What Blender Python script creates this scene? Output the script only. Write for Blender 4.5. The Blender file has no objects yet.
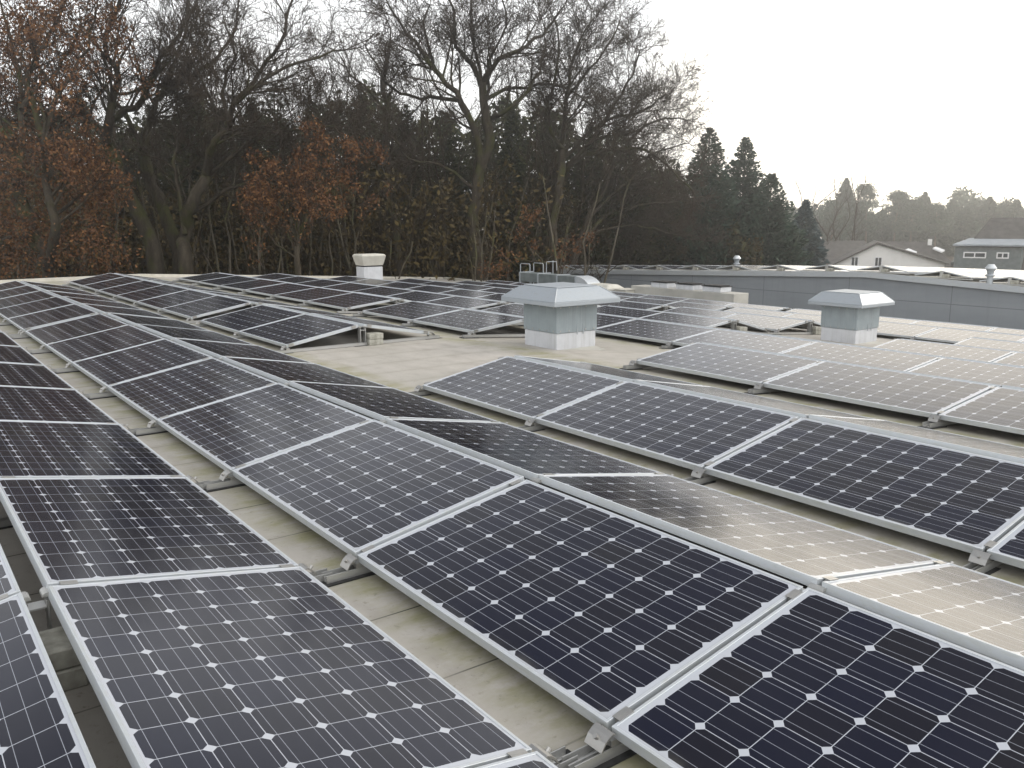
import bpy, math, random
import numpy as np
from mathutils import Vector, Matrix
PI = math.pi
R = math.radians
rng = np.random.default_rng(7)
random.seed(7)
S = bpy.context.scene
COL = S.collection

# ------------------------------------------------------------------ camera
CAM = np.array([-1.62307, -1.68081, 1.59612])
PITCH, ROLL, YAW, FOC = -0.191628, 0.0139184, -0.657971, 849.576
def rotm(x, y, z):
    cx, sx, cy, sy, cz, sz = np.cos(x), np.sin(x), np.cos(y), np.sin(y), np.cos(z), np.sin(z)
    return np.array([[cz,-sz,0],[sz,cz,0],[0,0,1]]) @ np.array([[1,0,0],[0,cx,-sx],[0,sx,cx]]) @ np.array([[cy,0,sy],[0,1,0],[-sy,0,cy]])
RM = rotm(PITCH + PI/2, ROLL, YAW)
cd = bpy.data.cameras.new('camera'); cam = bpy.data.objects.new('camera', cd); COL.objects.link(cam)
M = Matrix.Identity(4)
for i in range(3):
    for j in range(3): M[i][j] = RM[i, j]
    M[i][3] = CAM[i]
cam.matrix_world = M
cd.sensor_width = 36.0; cd.lens = FOC / 1024 * 36.0
cd.clip_start = 0.05; cd.clip_end = 3000
S.camera = cam

# ------------------------------------------------------------------ sky and sun
SUN_AZ, SUN_EL = R(97), R(30)          # azimuth from +Y towards +X
W = bpy.data.worlds.new('World'); S.world = W; W.use_nodes = True
nt = W.node_tree; nt.nodes.clear()
sky = nt.nodes.new('ShaderNodeTexSky'); sky.sky_type = 'NISHITA'; sky.sun_disc = False
sky.sun_elevation = SUN_EL; sky.sun_rotation = SUN_AZ; sky.dust_density = 4.0; sky.air_density = 1.2
tc = nt.nodes.new('ShaderNodeTexCoord'); mp = nt.nodes.new('ShaderNodeMapping'); mp.inputs['Scale'].default_value = (1, 1, 3.5)
nz = nt.nodes.new('ShaderNodeTexNoise'); nz.inputs['Scale'].default_value = 1.6; nz.inputs['Detail'].default_value = 5
cr = nt.nodes.new('ShaderNodeValToRGB')
cr.color_ramp.elements[0].position = .33; cr.color_ramp.elements[0].color = (8.2, 8.4, 8.7, 1)
cr.color_ramp.elements[1].position = .62; cr.color_ramp.elements[1].color = (10.2, 10.2, 10.2, 1)
mx = nt.nodes.new('ShaderNodeMix'); mx.data_type = 'RGBA'; mx.inputs[0].default_value = .86
bg = nt.nodes.new('ShaderNodeBackground'); bg.inputs['Strength'].default_value = .13
wo = nt.nodes.new('ShaderNodeOutputWorld')
L_ = nt.links.new
L_(tc.outputs['Generated'], mp.inputs['Vector']); L_(mp.outputs[0], nz.inputs['Vector']); L_(nz.outputs[0], cr.inputs[0])
L_(sky.outputs[0], mx.inputs[6]); L_(cr.outputs[0], mx.inputs[7]); L_(mx.outputs[2], bg.inputs[0]); L_(bg.outputs[0], wo.inputs[0])
# warm glow added low in the sky towards the sun, for panels to reflect
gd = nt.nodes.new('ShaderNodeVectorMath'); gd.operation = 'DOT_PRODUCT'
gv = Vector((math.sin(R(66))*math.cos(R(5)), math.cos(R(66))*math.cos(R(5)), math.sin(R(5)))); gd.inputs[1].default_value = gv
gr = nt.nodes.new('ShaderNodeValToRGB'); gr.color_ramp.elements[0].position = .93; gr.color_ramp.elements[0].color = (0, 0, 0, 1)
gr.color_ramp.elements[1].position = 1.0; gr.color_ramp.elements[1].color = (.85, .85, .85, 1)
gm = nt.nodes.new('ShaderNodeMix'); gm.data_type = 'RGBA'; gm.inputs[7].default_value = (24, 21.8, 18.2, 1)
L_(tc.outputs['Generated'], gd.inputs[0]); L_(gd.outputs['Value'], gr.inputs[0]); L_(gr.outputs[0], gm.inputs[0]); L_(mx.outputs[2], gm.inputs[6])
# unseen dark bank shaped for panel reflections; unseen brightness added behind viewer for the roof
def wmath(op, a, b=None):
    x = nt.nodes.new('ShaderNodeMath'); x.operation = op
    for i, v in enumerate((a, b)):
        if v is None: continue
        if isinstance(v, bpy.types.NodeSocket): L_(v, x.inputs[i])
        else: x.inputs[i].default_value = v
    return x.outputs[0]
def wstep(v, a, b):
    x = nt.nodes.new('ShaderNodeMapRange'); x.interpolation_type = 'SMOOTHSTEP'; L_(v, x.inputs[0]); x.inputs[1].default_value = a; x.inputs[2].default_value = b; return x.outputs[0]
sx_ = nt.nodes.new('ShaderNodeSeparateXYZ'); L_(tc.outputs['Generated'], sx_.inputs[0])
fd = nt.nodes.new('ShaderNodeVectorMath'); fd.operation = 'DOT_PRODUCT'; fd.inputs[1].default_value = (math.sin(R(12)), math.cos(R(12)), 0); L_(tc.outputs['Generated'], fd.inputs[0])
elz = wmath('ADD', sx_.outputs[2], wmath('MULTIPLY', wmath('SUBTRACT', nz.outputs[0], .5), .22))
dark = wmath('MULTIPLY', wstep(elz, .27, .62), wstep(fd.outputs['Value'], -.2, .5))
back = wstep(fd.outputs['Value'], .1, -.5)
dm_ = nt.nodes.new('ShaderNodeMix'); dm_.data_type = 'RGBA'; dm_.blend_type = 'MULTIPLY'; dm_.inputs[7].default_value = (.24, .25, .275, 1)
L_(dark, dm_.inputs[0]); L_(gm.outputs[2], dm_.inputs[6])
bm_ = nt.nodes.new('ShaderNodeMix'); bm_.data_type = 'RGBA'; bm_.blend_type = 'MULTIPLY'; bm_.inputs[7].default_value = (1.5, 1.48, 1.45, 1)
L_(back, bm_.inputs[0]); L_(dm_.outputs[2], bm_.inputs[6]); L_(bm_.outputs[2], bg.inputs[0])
sl = bpy.data.lights.new('sun', 'SUN'); sl.energy = 1.0; sl.angle = R(16); sl.color = (1, .93, .82)
so = bpy.data.objects.new('sun', sl); COL.objects.link(so)
sd = Vector((math.sin(SUN_AZ)*math.cos(SUN_EL), math.cos(SUN_AZ)*math.cos(SUN_EL), math.sin(SUN_EL)))
so.rotation_euler = sd.to_track_quat('Z', 'Y').to_euler(); so.location = (20, 10, 40)
S.view_settings.view_transform = 'Standard'; S.view_settings.look = 'None'
S.view_settings.exposure = 0.27; S.view_settings.gamma = 1.0
try: S.view_settings.use_curve_mapping = False
except Exception: pass
S.render.resolution_x = 1024; S.render.resolution_y = 768
S.render.engine = 'CYCLES'
S.cycles.max_bounces = 6; S.cycles.diffuse_bounces = 2; S.cycles.glossy_bounces = 3
S.cycles.volume_bounces = 0; S.cycles.transparent_max_bounces = 6

# ------------------------------------------------------------------ helpers
def ray(px, py): return RM @ np.array([(px-512)/FOC, (384-py)/FOC, -1.0])
def at(px, py, D):                       # world point seen at a pixel, D metres along the view axis
    return CAM + ray(px, py) * D
def project(p):
    d = RM.T @ (np.asarray(p, float) - CAM)
    if d[2] > -0.02: return None
    return 512 + FOC*d[0]/-d[2], 384 - FOC*d[1]/-d[2]
def in_view(pts, m=130):
    ok = [project(p) for p in pts]; ok = [p for p in ok if p]
    return any(-m < x < 1024+m and -m < y < 768+m for x, y in ok)

class MB:
    def __init__(s): s.v = []; s.f = []; s.m = []
    def box(s, x0, x1, y0, y1, z0, z1, mi=0):
        b = len(s.v); s.v += [(x0,y0,z0),(x1,y0,z0),(x1,y1,z0),(x0,y1,z0),(x0,y0,z1),(x1,y0,z1),(x1,y1,z1),(x0,y1,z1)]
        for q in ((0,3,2,1),(4,5,6,7),(0,1,5,4),(1,2,6,5),(2,3,7,6),(3,0,4,7)): s.f.append(tuple(b+i for i in q)); s.m.append(mi)
        return s
    def hexa(s, lo, hi, mi=0):           # lo, hi: four points each, counterclockwise seen from above
        b = len(s.v); s.v += [tuple(p) for p in lo] + [tuple(p) for p in hi]
        for q in ((0,3,2,1),(4,5,6,7),(0,1,5,4),(1,2,6,5),(2,3,7,6),(3,0,4,7)): s.f.append(tuple(b+i for i in q)); s.m.append(mi)
        return s
    def prism(s, poly, d, mi=0):         # planar polygon extruded by vector d
        b = len(s.v); n = len(poly); s.v += [tuple(p) for p in poly] + [tuple(np.add(p, d)) for p in poly]
        s.f.append(tuple(b+i for i in range(n))[::-1]); s.f.append(tuple(b+n+i for i in range(n))); s.m += [mi, mi]
        for i in range(n): s.f.append((b+i, b+(i+1) % n, b+n+(i+1) % n, b+n+i)); s.m.append(mi)
        return s
    def tube(s, pts, rad, n=8, mi=0, caps=True):
        pts = [Vector(p) for p in pts]; b = len(s.v); k = len(pts)
        if not hasattr(rad, '__len__'): rad = [rad]*k
        for i, p in enumerate(pts):
            d = (pts[min(i+1, k-1)] - pts[max(i-1, 0)]).normalized()
            a = d.cross(Vector((0, 0, 1)))
            if a.length < .05: a = d.cross(Vector((1, 0, 0)))
            a.normalize(); c = d.cross(a)
            for j in range(n):
                t = 2*PI*j/n; s.v.append(tuple(p + (a*math.cos(t) + c*math.sin(t))*rad[i]))
        for i in range(k-1):
            for j in range(n):
                s.f.append((b+i*n+j, b+i*n+(j+1) % n, b+(i+1)*n+(j+1) % n, b+(i+1)*n+j)); s.m.append(mi)
        if caps:
            s.f.append(tuple(b+j for j in range(n))[::-1]); s.f.append(tuple(b+(k-1)*n+j for j in range(n))); s.m += [mi, mi]
        return s
    def lathe(s, cx, cy, prof, n=20, mi=0):
        b = len(s.v)
        for r, z in prof:
            for j in range(n): s.v.append((cx + r*math.cos(2*PI*j/n), cy + r*math.sin(2*PI*j/n), z))
        for i in range(len(prof)-1):
            for j in range(n): s.f.append((b+i*n+j, b+i*n+(j+1) % n, b+(i+1)*n+(j+1) % n, b+(i+1)*n+j)); s.m.append(mi)
        s.f.append(tuple(b+j for j in range(n))[::-1]); s.f.append(tuple(b+(len(prof)-1)*n+j for j in range(n))); s.m += [mi, mi]
        return s
    def mesh(s, name, mats, bevel=0, smooth=False):
        me = bpy.data.meshes.new(name); me.from_pydata(s.v, [], s.f)
        if not isinstance(mats, (list, tuple)): mats = [mats]
        for m in mats: me.materials.append(m)
        if len(mats) > 1: me.polygons.foreach_set('material_index', s.m)
        import bmesh
        bm = bmesh.new(); bm.from_mesh(me); bmesh.ops.recalc_face_normals(bm, faces=bm.faces)
        if bevel:
            bmesh.ops.bevel(bm, geom=[e for e in bm.edges], offset=bevel, segments=1, affect='EDGES', profile=.5)
        bm.to_mesh(me); bm.free()
        if smooth: me.polygons.foreach_set('use_smooth', [True]*len(me.polygons))
        return me
    def build(s, name, mats, parent=None, bevel=0, smooth=False, loc=None):
        o = bpy.data.objects.new(name, s.mesh(name, mats, bevel, smooth)); COL.objects.link(o)
        if parent: o.parent = parent
        if loc is not None: o.location = loc
        return o
def tag(o, label=None, cat=None, group=None, kind=None):
    for k, v in (('label', label), ('category', cat), ('group', group), ('kind', kind)):
        if v: o[k] = v
    return o
def empty(name, loc, label, cat, group=None, rz=0):
    o = bpy.data.objects.new(name, None); COL.objects.link(o); o.location = loc; o.rotation_euler = (0, 0, rz)
    o.empty_display_size = .2
    return tag(o, label, cat, group)
def link_mesh(name, me, parent=None, loc=None):
    o = bpy.data.objects.new(name, me); COL.objects.link(o)
    if parent: o.parent = parent
    if loc is not None: o.location = loc
    return o
ORD = ['zeroth','first','second','third','fourth','fifth','sixth','seventh','eighth','ninth','tenth','eleventh','twelfth','thirteenth','fourteenth','fifteenth','sixteenth','seventeenth','eighteenth','nineteenth','twentieth']

# ------------------------------------------------------------------ materials
class NT:
    def __init__(s, name):
        s.m = bpy.data.materials.new(name); s.m.use_nodes = True; s.t = s.m.node_tree
        s.b = s.t.nodes['Principled BSDF']
    def n(s, ty, **kw):
        x = s.t.nodes.new(ty)
        for k, v in kw.items(): setattr(x, k, v)
        return x
    def set(s, sock, v):
        if hasattr(v, 'links') or isinstance(v, bpy.types.NodeSocket): s.t.links.new(v, sock)
        else: sock.default_value = v
    def math(s, op, a, b=0.0, c=None):
        x = s.n('ShaderNodeMath', operation=op); s.set(x.inputs[0], a); s.set(x.inputs[1], b)
        if c is not None: s.set(x.inputs[2], c)
        return x.outputs[0]
    def mix(s, f, a, b, mode='MIX'):
        x = s.n('ShaderNodeMix', data_type='RGBA', blend_type=mode); s.set(x.inputs[0], f)
        s.set(x.inputs[6], a if isinstance(a, bpy.types.NodeSocket) else tuple(a)+(1,)); s.set(x.inputs[7], b if isinstance(b, bpy.types.NodeSocket) else tuple(b)+(1,))
        return x.outputs[2]
    def noise(s, scale, detail=3, vec=None, rough=.55):
        x = s.n('ShaderNodeTexNoise'); x.inputs['Scale'].default_value = scale; x.inputs['Detail'].default_value = detail; x.inputs['Roughness'].default_value = rough
        if vec is not None: s.t.links.new(vec, x.inputs['Vector'])
        return x.outputs[0]
    def coord(s, k='Object'): return s.n('ShaderNodeTexCoord').outputs[k]
    def mapped(s, vec, scale): 
        x = s.n('ShaderNodeMapping'); s.t.links.new(vec, x.inputs[0]); x.inputs['Scale'].default_value = scale; return x.outputs[0]
    def ramp(s, f, stops):
        x = s.n('ShaderNodeValToRGB'); s.t.links.new(f, x.inputs[0]); e = x.color_ramp.elements
        while len(e) < len(stops): e.new(.5)
        for i, (p, c) in enumerate(stops): e[i].position = p; e[i].color = tuple(c)+(1,) if hasattr(c, '__len__') else (c, c, c, 1)
        return x.outputs[0]
    def xyz(s, vec):
        x = s.n('ShaderNodeSeparateXYZ'); s.t.links.new(vec, x.inputs[0]); return x.outputs
    def out(s, col=None, rough=None, metal=None, spec=None, bump=None, bstr=.2, bdist=.01):
        if col is not None: s.set(s.b.inputs['Base Color'], col if isinstance(col, bpy.types.NodeSocket) else tuple(col)+(1,))
        if rough is not None: s.set(s.b.inputs['Roughness'], rough)
        if metal is not None: s.set(s.b.inputs['Metallic'], metal)
        if spec is not None: s.set(s.b.inputs['Specular IOR Level'], spec)
        if bump is not None:
            x = s.n('ShaderNodeBump'); x.inputs['Strength'].default_value = bstr; x.inputs['Distance'].default_value = bdist
            s.t.links.new(bump, x.inputs['Height']); s.t.links.new(x.outputs[0], s.b.inputs['Normal'])
        return s.m
def simple(name, c0, c1, scale=6, rough=.6, metal=0, bstr=0.15, spec=.5, coord='Object', lo=.35, hi=.68):
    a = NT(name); f = a.noise(scale, 5, a.coord(coord)); col = a.ramp(f, [(lo, c0), (hi, c1)])
    return a.out(col, rough, metal, spec, bump=f, bstr=bstr)

PL, PW = 1.65, 0.992          # module length and width
def cell_material():
    a = NT('solar_cells'); co = a.coord('Object'); x, y, z = a.xyz(co)
    pit = .1585
    u = a.math('DIVIDE', a.math('SUBTRACT', x, (PL-10*pit)/2), pit)
    v = a.math('DIVIDE', a.math('SUBTRACT', y, (PW-6*pit)/2), pit)
    fu = a.math('SUBTRACT', a.math('FRACT', u), .5); fv = a.math('SUBTRACT', a.math('FRACT', v), .5)
    au = a.math('ABSOLUTE', fu); av = a.math('ABSOLUTE', fv)
    inu = a.math('LESS_THAN', au, 0.5-.0014/pit); inv = a.math('LESS_THAN', av, .5-.0013/pit)
    dia = a.math('LESS_THAN', a.math('ADD', au, av), 1-.0200/pit)
    bu = a.math('MULTIPLY', a.math('GREATER_THAN', u, 0), a.math('LESS_THAN', u, 10))
    bv = a.math('MULTIPLY', a.math('GREATER_THAN', v, 0), a.math('LESS_THAN', v, 6))
    cell = a.math('MULTIPLY', a.math('MULTIPLY', inu, inv), a.math('MULTIPLY', dia, a.math('MULTIPLY', bu, bv)))
    # three busbars along the length of the module
    t3 = a.math('ABSOLUTE', a.math('SUBTRACT', a.math('FRACT', a.math('MULTIPLY', a.math('FRACT', v), 3)), .5))
    bus = a.math('MULTIPLY', a.math('LESS_THAN', t3, .00075*3/pit), a.math('MULTIPLY', bu, bv))
    # colour of the silicon varies from cell to cell and module to module
    oi = a.n('ShaderNodeObjectInfo'); cx = a.n('ShaderNodeCombineXYZ')
    a.t.links.new(a.math('FLOOR', u), cx.inputs[0]); a.t.links.new(a.math('FLOOR', v), cx.inputs[1]); a.t.links.new(a.math('MULTIPLY', oi.outputs['Random'], 50), cx.inputs[2])
    wn = a.n('ShaderNodeTexWhiteNoise'); a.t.links.new(cx.outputs[0], wn.inputs['Vector'])
    c1 = a.mix(oi.outputs['Random'], (.0046, .0048, .0125), (.0070, .0064, .0100))
    c2 = a.mix(wn.outputs['Value'], c1, (.0052, .0062, .0175))
    dust = a.noise(7, 4, co)
    dx = a.n('ShaderNodeVectorMath', operation='ADD'); a.t.links.new(co, dx.inputs[0]); a.t.links.new(oi.outputs['Location'], dx.inputs[1])
    dust2 = a.noise(2.3, 4, dx.outputs[0])
    dirt = a.math('MULTIPLY', a.ramp(dust2, [(.35, 0.0), (.75, 1.0)]), .022)
    c3 = a.mix(cell, (.42, .44, .48), c2)
    c4 = a.mix(bus, c3, (.30, .32, .36))
    edge = a.math('MULTIPLY', a.ramp(y, [(0.0, 1.0), (.06, 0.0)]), a.math('MULTIPLY', a.ramp(dust, [(.4, 0.), (.7, 1.)]), .35))
    c5 = a.mix(a.math('ADD', dirt, edge), c4, (.20, .19, .15))
    vo = a.n('ShaderNodeTexVoronoi'); vo.inputs['Scale'].default_value = 1.6; a.t.links.new(dx.outputs[0], vo.inputs['Vector'])
    drop = a.math('MULTIPLY', a.math('LESS_THAN', a.math('ADD', vo.outputs['Distance'], a.math('MULTIPLY', a.noise(60, 3, co), .02)), .022), a.math('GREATER_THAN', a.noise(.9, 1, dx.outputs[0]), .55))
    c5 = a.mix(a.math('MULTIPLY', drop, .6), c5, (.5, .49, .45))
    rough = a.math('ADD', .10, a.math('MULTIPLY', dust2, .10))
    a.b.inputs['IOR'].default_value = 1.40
    return a.out(c5, rough, 0, .5, bump=a.noise(1.7, 1, dx.outputs[0]), bstr=.05, bdist=.02)
M_CELL = cell_material()
def alu(name, c0, c1, dirt, amount, rough=.38, metal=.75):
    a = NT(name); co = a.coord('Object'); f = a.noise(9, 6, a.mapped(co, (1, 1, 4)), .7); g = a.noise(60, 3, co)
    col = a.ramp(f, [(.3, c0), (.7, c1)])
    oi = a.n('ShaderNodeObjectInfo')
    d = a.math('MULTIPLY', a.ramp(f, [(.45, 0.0), (.8, 1.0)]), amount)
    col = a.mix(d, col, dirt)
    return a.out(col, a.math('ADD', rough, a.math('MULTIPLY', f, .15)), metal, .5, bump=g, bstr=.03)
M_FRAME = alu('anodised_frame', (.50, .53, .56), (.62, .65, .68), (.20, .20, .10), .45, .42, .45)
M_ALU = alu('aluminium_rail', (.42, .42, .41), (.58, .58, .57), (.2, .19, .12), .5, .35, .7)
M_STEEL = alu('stainless_clamp', (.36, .355, .34), (.50, .49, .47), (.25, .22, .18), .3, .3, .8)
M_ZINC = alu('galvanised_sheet', (.33, .365, .395), (.47, .50, .53), (.20, .22, .22), .6, .42, .45)
M_RUBBER = simple('black_rubber', (.012,.012,.012), (.03,.03,.03), 20, .8)
M_DARKFLUE = simple('dark_opening', (.01,.01,.01), (.02,.02,.02), 20, .7)
M_BACK = simple('module_backsheet', (.45,.45,.44), (.55,.55,.54), 5, .6)
M_CONC = simple('concrete_block', (.22,.215,.18), (.42,.41,.36), 14, .9, bstr=.5)
def streaked(name, c0, c1, dark, amount, rough, metal=0):
    a = NT(name); co = a.coord('Object'); f = a.noise(4, 5, co, .65); st = a.noise(1, 5, a.mapped(co, (16, 16, 1.1)), .7)
    col = a.ramp(f, [(.3, c0), (.7, c1)]); col = a.mix(a.math('MULTIPLY', a.ramp(st, [(.48, 0.), (.72, 1.)]), amount), col, dark)
    return a.out(col, a.math('ADD', rough, a.math('MULTIPLY', f, .2)), metal, .4, bump=a.noise(2.2, 2, co), bstr=.25, bdist=.03)
M_WHITE = streaked('white_cladding', (.50,.51,.53), (.60,.61,.63), (.33,.33,.31), .5, .5)
M_UPGREY = streaked('blue_grey_paint', (.24,.28,.295), (.30,.34,.36), (.17,.19,.19), .5, .45)
M_BEIGE = simple('beige_cladding', (.46,.44,.38), (.56,.54,.48), 3, .6, bstr=.05)
M_BEIGEDK = simple('weathered_grey_box', (.33,.32,.29), (.43,.42,.38), 2, .7, bstr=.05)
M_WALLR = simple('rendered_wall', (.76,.75,.72), (.84,.83,.80), 1.2, .8)
M_GREYTILE = simple('slate_roof', (.055,.05,.047), (.10,.092,.085), 2, .8)
M_SLATE = simple('slate_cladding', (.10,.12,.12), (.16,.18,.18), 3, .7)
M_LEAD = simple('lead_roof', (.22,.25,.28), (.30,.33,.36), 2, .7)
M_GLASS = NT('window_glass').out((.03,.035,.04), .08, 0, .6)
M_UPVC = simple('white_window_frame', (.7,.7,.7), (.8,.8,.8), 3, .4)
M_BRICK = simple('red_brick', (.22,.07,.035), (.38,.13,.06), 9, .9)
M_GLOBE = NT('opal_glass').out((.8,.8,.8), .3, 0, .5)
M_POLE = simple('dark_pole', (.03,.03,.035), (.06,.06,.065), 8, .5)
M_GUTTER = simple('yellow_eaves_board', (.42,.30,.12), (.5,.37,.16), 4, .7)

def roof_material():
    a = NT('roof_membrane'); co = a.coord('Object'); x, y, z = a.xyz(co)
    big = a.noise(.55, 6, co, .6); mid = a.noise(3.2, 6, a.mapped(co, (1.6, .8, 1)), .65); fine = a.noise(45, 4, co, .7)
    base = a.ramp(mid, [(.28, (.31, .285, .25)), (.5, (.41, .382, .345)), (.74, (.48, .45, .41))])
    base = a.mix(a.ramp(big, [(.38, 0.), (.7, .7)]), base, (.345, .33, .295))
    # seams between the sheets, running across the rows
    wob = a.math('MULTIPLY', a.math('SUBTRACT', a.noise(.8, 2, co), .5), .05)
    s = a.math('ABSOLUTE', a.math('SUBTRACT', a.math('FRACT', a.math('DIVIDE', a.math('ADD', y, a.math('ADD', wob, .17)), .556)), .5))
    seam = a.math('LESS_THAN', s, .0075)
    inrow = a.math('MAXIMUM', a.math('LESS_THAN', x, 2.3), a.math('GREATER_THAN', x, 30))
    seamv = a.math('MULTIPLY', seam, a.math('MULTIPLY', inrow, a.ramp(a.noise(1.3, 3, co), [(.35, .1), (.6, 1.)])))
    seam_band = a.math('MULTIPLY', a.ramp(s, [(0.0, 1.0), (.12, 0.0)]), .22)  # soft darker band beside each seam
    base = a.mix(seam_band, base, (.20, .19, .13))
    # algae grown in the damp valleys between the module rows
    def valley(cx, w):
        return a.ramp(a.math('ABSOLUTE', a.math('SUBTRACT', a.math('ADD', x, a.math('MULTIPLY', a.math('SUBTRACT', mid, .5), .25)), cx)), [(w*.25, 1.0), (w, 0.0)])
    al = None
    for cx, w in ((.02, .20), (-.30, .12), (2.22, .34), (4.78, .42), (7.2, .4)):
        v = valley(cx, w); al = v if al is None else a.math('MAXIMUM', al, v)
    al = a.math('MULTIPLY', al, a.ramp(a.noise(1.9, 5, a.mapped(co, (1, 2.2, 1)), .7), [(.40, .05), (.62, .8)]))
    gcol = a.mix(a.noise(5, 3, co), (.18, .18, .075), (.27, .255, .13))
    base = a.mix(al, base, gcol)
    spots = a.ramp(a.noise(22, 5, co, .75), [(.58, 0.), (.70, .6)])
    base = a.mix(spots, base, (.16, .15, .11))
    pud = a.ramp(a.noise(.35, 4, a.mapped(co, (1.5, .7, 1)), .6), [(.46, 0.), (.52, .15), (.58, 0.)])
    base = a.mix(pud, base, (.23, .215, .18))
    base = a.mix(seamv, base, (.035, .033, .025))
    return a.out(base, a.math('ADD', .55, a.math('MULTIPLY', mid, .3)), 0, .35, bump=a.math('ADD', mid, a.math('MULTIPLY', fine, .15)), bstr=.25, bdist=.02)
M_ROOF = roof_material()
def wall_material():
    a = NT('sandwich_panel_wall'); co = a.coord('Object'); x, y, z = a.xyz(co)
    f = a.noise(.6, 5, a.mapped(co, (1, .4, 2)), .6)
    col = a.ramp(f, [(.3, (.215, .235, .255)), (.7, (.27, .29, .31))])
    h = a.math('LESS_THAN', a.math('ABSOLUTE', a.math('SUBTRACT', a.math('FRACT', a.math('DIVIDE', a.math('ADD', z, 7.4), .92)), .5)), .014)
    v = a.math('LESS_THAN', a.math('ABSOLUTE', a.math('SUBTRACT', a.math('FRACT', a.math('DIVIDE', a.math('ADD', y, .9), 4.0)), .5)), .0035)
    col = a.mix(a.math('MULTIPLY', a.math('MAXIMUM', h, v), .75), col, (.10, .11, .12))
    st = a.noise(1, 5, a.mapped(co, (1, 3.2, .25)), .7); col = a.mix(a.math('MULTIPLY', a.ramp(st, [(.5, 0.), (.75, 1.)]), .3), col, (.15, .16, .165))
    return a.out(col, .5, 0, .4, bump=f, bstr=.05)
M_WALL = wall_material()
def litter():
    a = NT('leaf_litter_ground'); co = a.coord('Object'); f = a.noise(.3, 8, co, .7); g = a.noise(6, 5, co, .7)
    c = a.ramp(f, [(.3, (.035,.03,.018)), (.5, (.06,.042,.024)), (.7, (.045,.055,.022))])
    c = a.mix(a.ramp(g, [(.45, 0.), (.7, .6)]), c, (.10,.05,.022))
    return a.out(c, .95, 0, .2, bump=g, bstr=.6, bdist=.1)
M_GROUND = litter()
def leafmat(name, cols, rough=.75, trans=0.0):
    a = NT(name); gi = a.n('ShaderNodeNewGeometry'); co = a.coord('Object')
    f = a.math('ADD', a.math('MULTIPLY', gi.outputs['Random Per Island'], .6), a.math('MULTIPLY', a.noise(.7, 3, co), .4))
    n = len(cols)
    return a.out(a.ramp(f, [(.12+.76*i/(n-1), c) for i, c in enumerate(cols)]), rough, 0, .2)
def barkmat(name, c0, c1, moss=None, am=.5):
    a = NT(name); co = a.coord('Object'); f = a.noise(5, 5, a.mapped(co, (1, 1, .25)), .7); c = a.ramp(f, [(.3, c0), (.7, c1)])
    if moss:
        g = a.noise(1.1, 4, co); c = a.mix(a.math('MULTIPLY', a.ramp(g, [(.5, 0.), (.66, 1.)]), am), c, moss)
    return a.out(c, .95, 0, .15, bump=f, bstr=.9, bdist=.08)
M_BARK = barkmat('oak_bark', (.022,.018,.013), (.080,.066,.048), (.055,.060,.014), .7)
M_TWIG = barkmat('bare_twigs', (.036,.027,.019), (.070,.053,.037))
M_TWIGD = barkmat('thicket_twigs', (.028,.021,.013), (.060,.043,.027), (.05,.048,.016), .35)
M_STEM = barkmat('pale_stems', (.055,.048,.036), (.15,.13,.10), (.09,.095,.025), .6)
M_PINEBARK = barkmat('pine_bark', (.10,.07,.045), (.20,.14,.09))
M_RUST = leafmat('rusty_oak_leaves', [(.048,.023,.012), (.092,.042,.019), (.145,.068,.028), (.23,.115,.042)])
M_IVY = leafmat('evergreen_leaves', [(.012,.017,.006), (.026,.032,.010), (.046,.048,.014), (.080,.070,.020)])
M_SPRUCE = leafmat('spruce_needles', [(.016,.034,.022), (.030,.058,.038), (.050,.082,.052)])
M_BLUE = leafmat('blue_spruce_needles', [(.035,.060,.062), (.058,.09,.095), (.085,.12,.125)])
M_PINE = leafmat('pine_needles', [(.024,.040,.024), (.044,.066,.038), (.066,.092,.050)])
M_BROWN = leafmat('brown_leaves', [(.040,.028,.010), (.070,.050,.017), (.11,.080,.026)])

# ------------------------------------------------------------------ ground
GZ = -6.5
g = MB(); g.v = [(-1500,-1500,GZ),(1500,-1500,GZ),(1500,1500,GZ),(-1500,1500,GZ)]; g.f = [(0,1,2,3)]; g.m = [0]
tag(g.build('ground', M_GROUND), kind='structure')

# ------------------------------------------------------------------ the building we stand on
SL = 0.0765                                  # fall of the right-hand roof slope
def roof_z(x): return 0.0 if x < 4.6 else -SL*(x-4.6)
bld = empty('low_building', (5, 8, GZ), 'low industrial building whose pale flat roof carries all the near solar panels', 'building')
def sub(o, parent):                          # child built in world coordinates
    o.parent = parent; o.location = -Vector(parent.location); return o
xs = [-9, -4, 0, 2.4, 4.6, 8, 12, 16, 20.2]
ynear = -8.0
def yfar(x): return 22.6 + .12*(x+9) if x < 4.6 else 24.23 + .55*(x-4.6)
m = MB()
rows = 14
for x in xs:
    for j in range(rows+1):
        m.v.append((x, ynear + (yfar(x)-ynear)*j/rows, roof_z(x)))
for i in range(len(xs)-1):
    for j in range(rows):
        a0 = i*(rows+1)+j; m.f.append((a0, a0+rows+1, a0+rows+2, a0+1)); m.m.append(0)
sub(m.build('roof_membrane', M_ROOF), bld)
pa = MB()
for i in range(len(xs)-1):
    x0, x1 = xs[i], xs[i+1]; z0, z1 = roof_z(x0), roof_z(x1)
    pa.hexa([(x0, yfar(x0)+.003, z0-.35), (x1, yfar(x1)+.003, z1-.35), (x1, yfar(x1)+.22, z1-.35), (x0, yfar(x0)+.22, z0-.35)],
            [(x0, yfar(x0)+.003, z0+.08), (x1, yfar(x1)+.003, z1+.08), (x1, yfar(x1)+.22, z1+.08), (x0, yfar(x0)+.22, z0+.08)])
x1 = xs[-1]; z1 = roof_z(x1)
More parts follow.
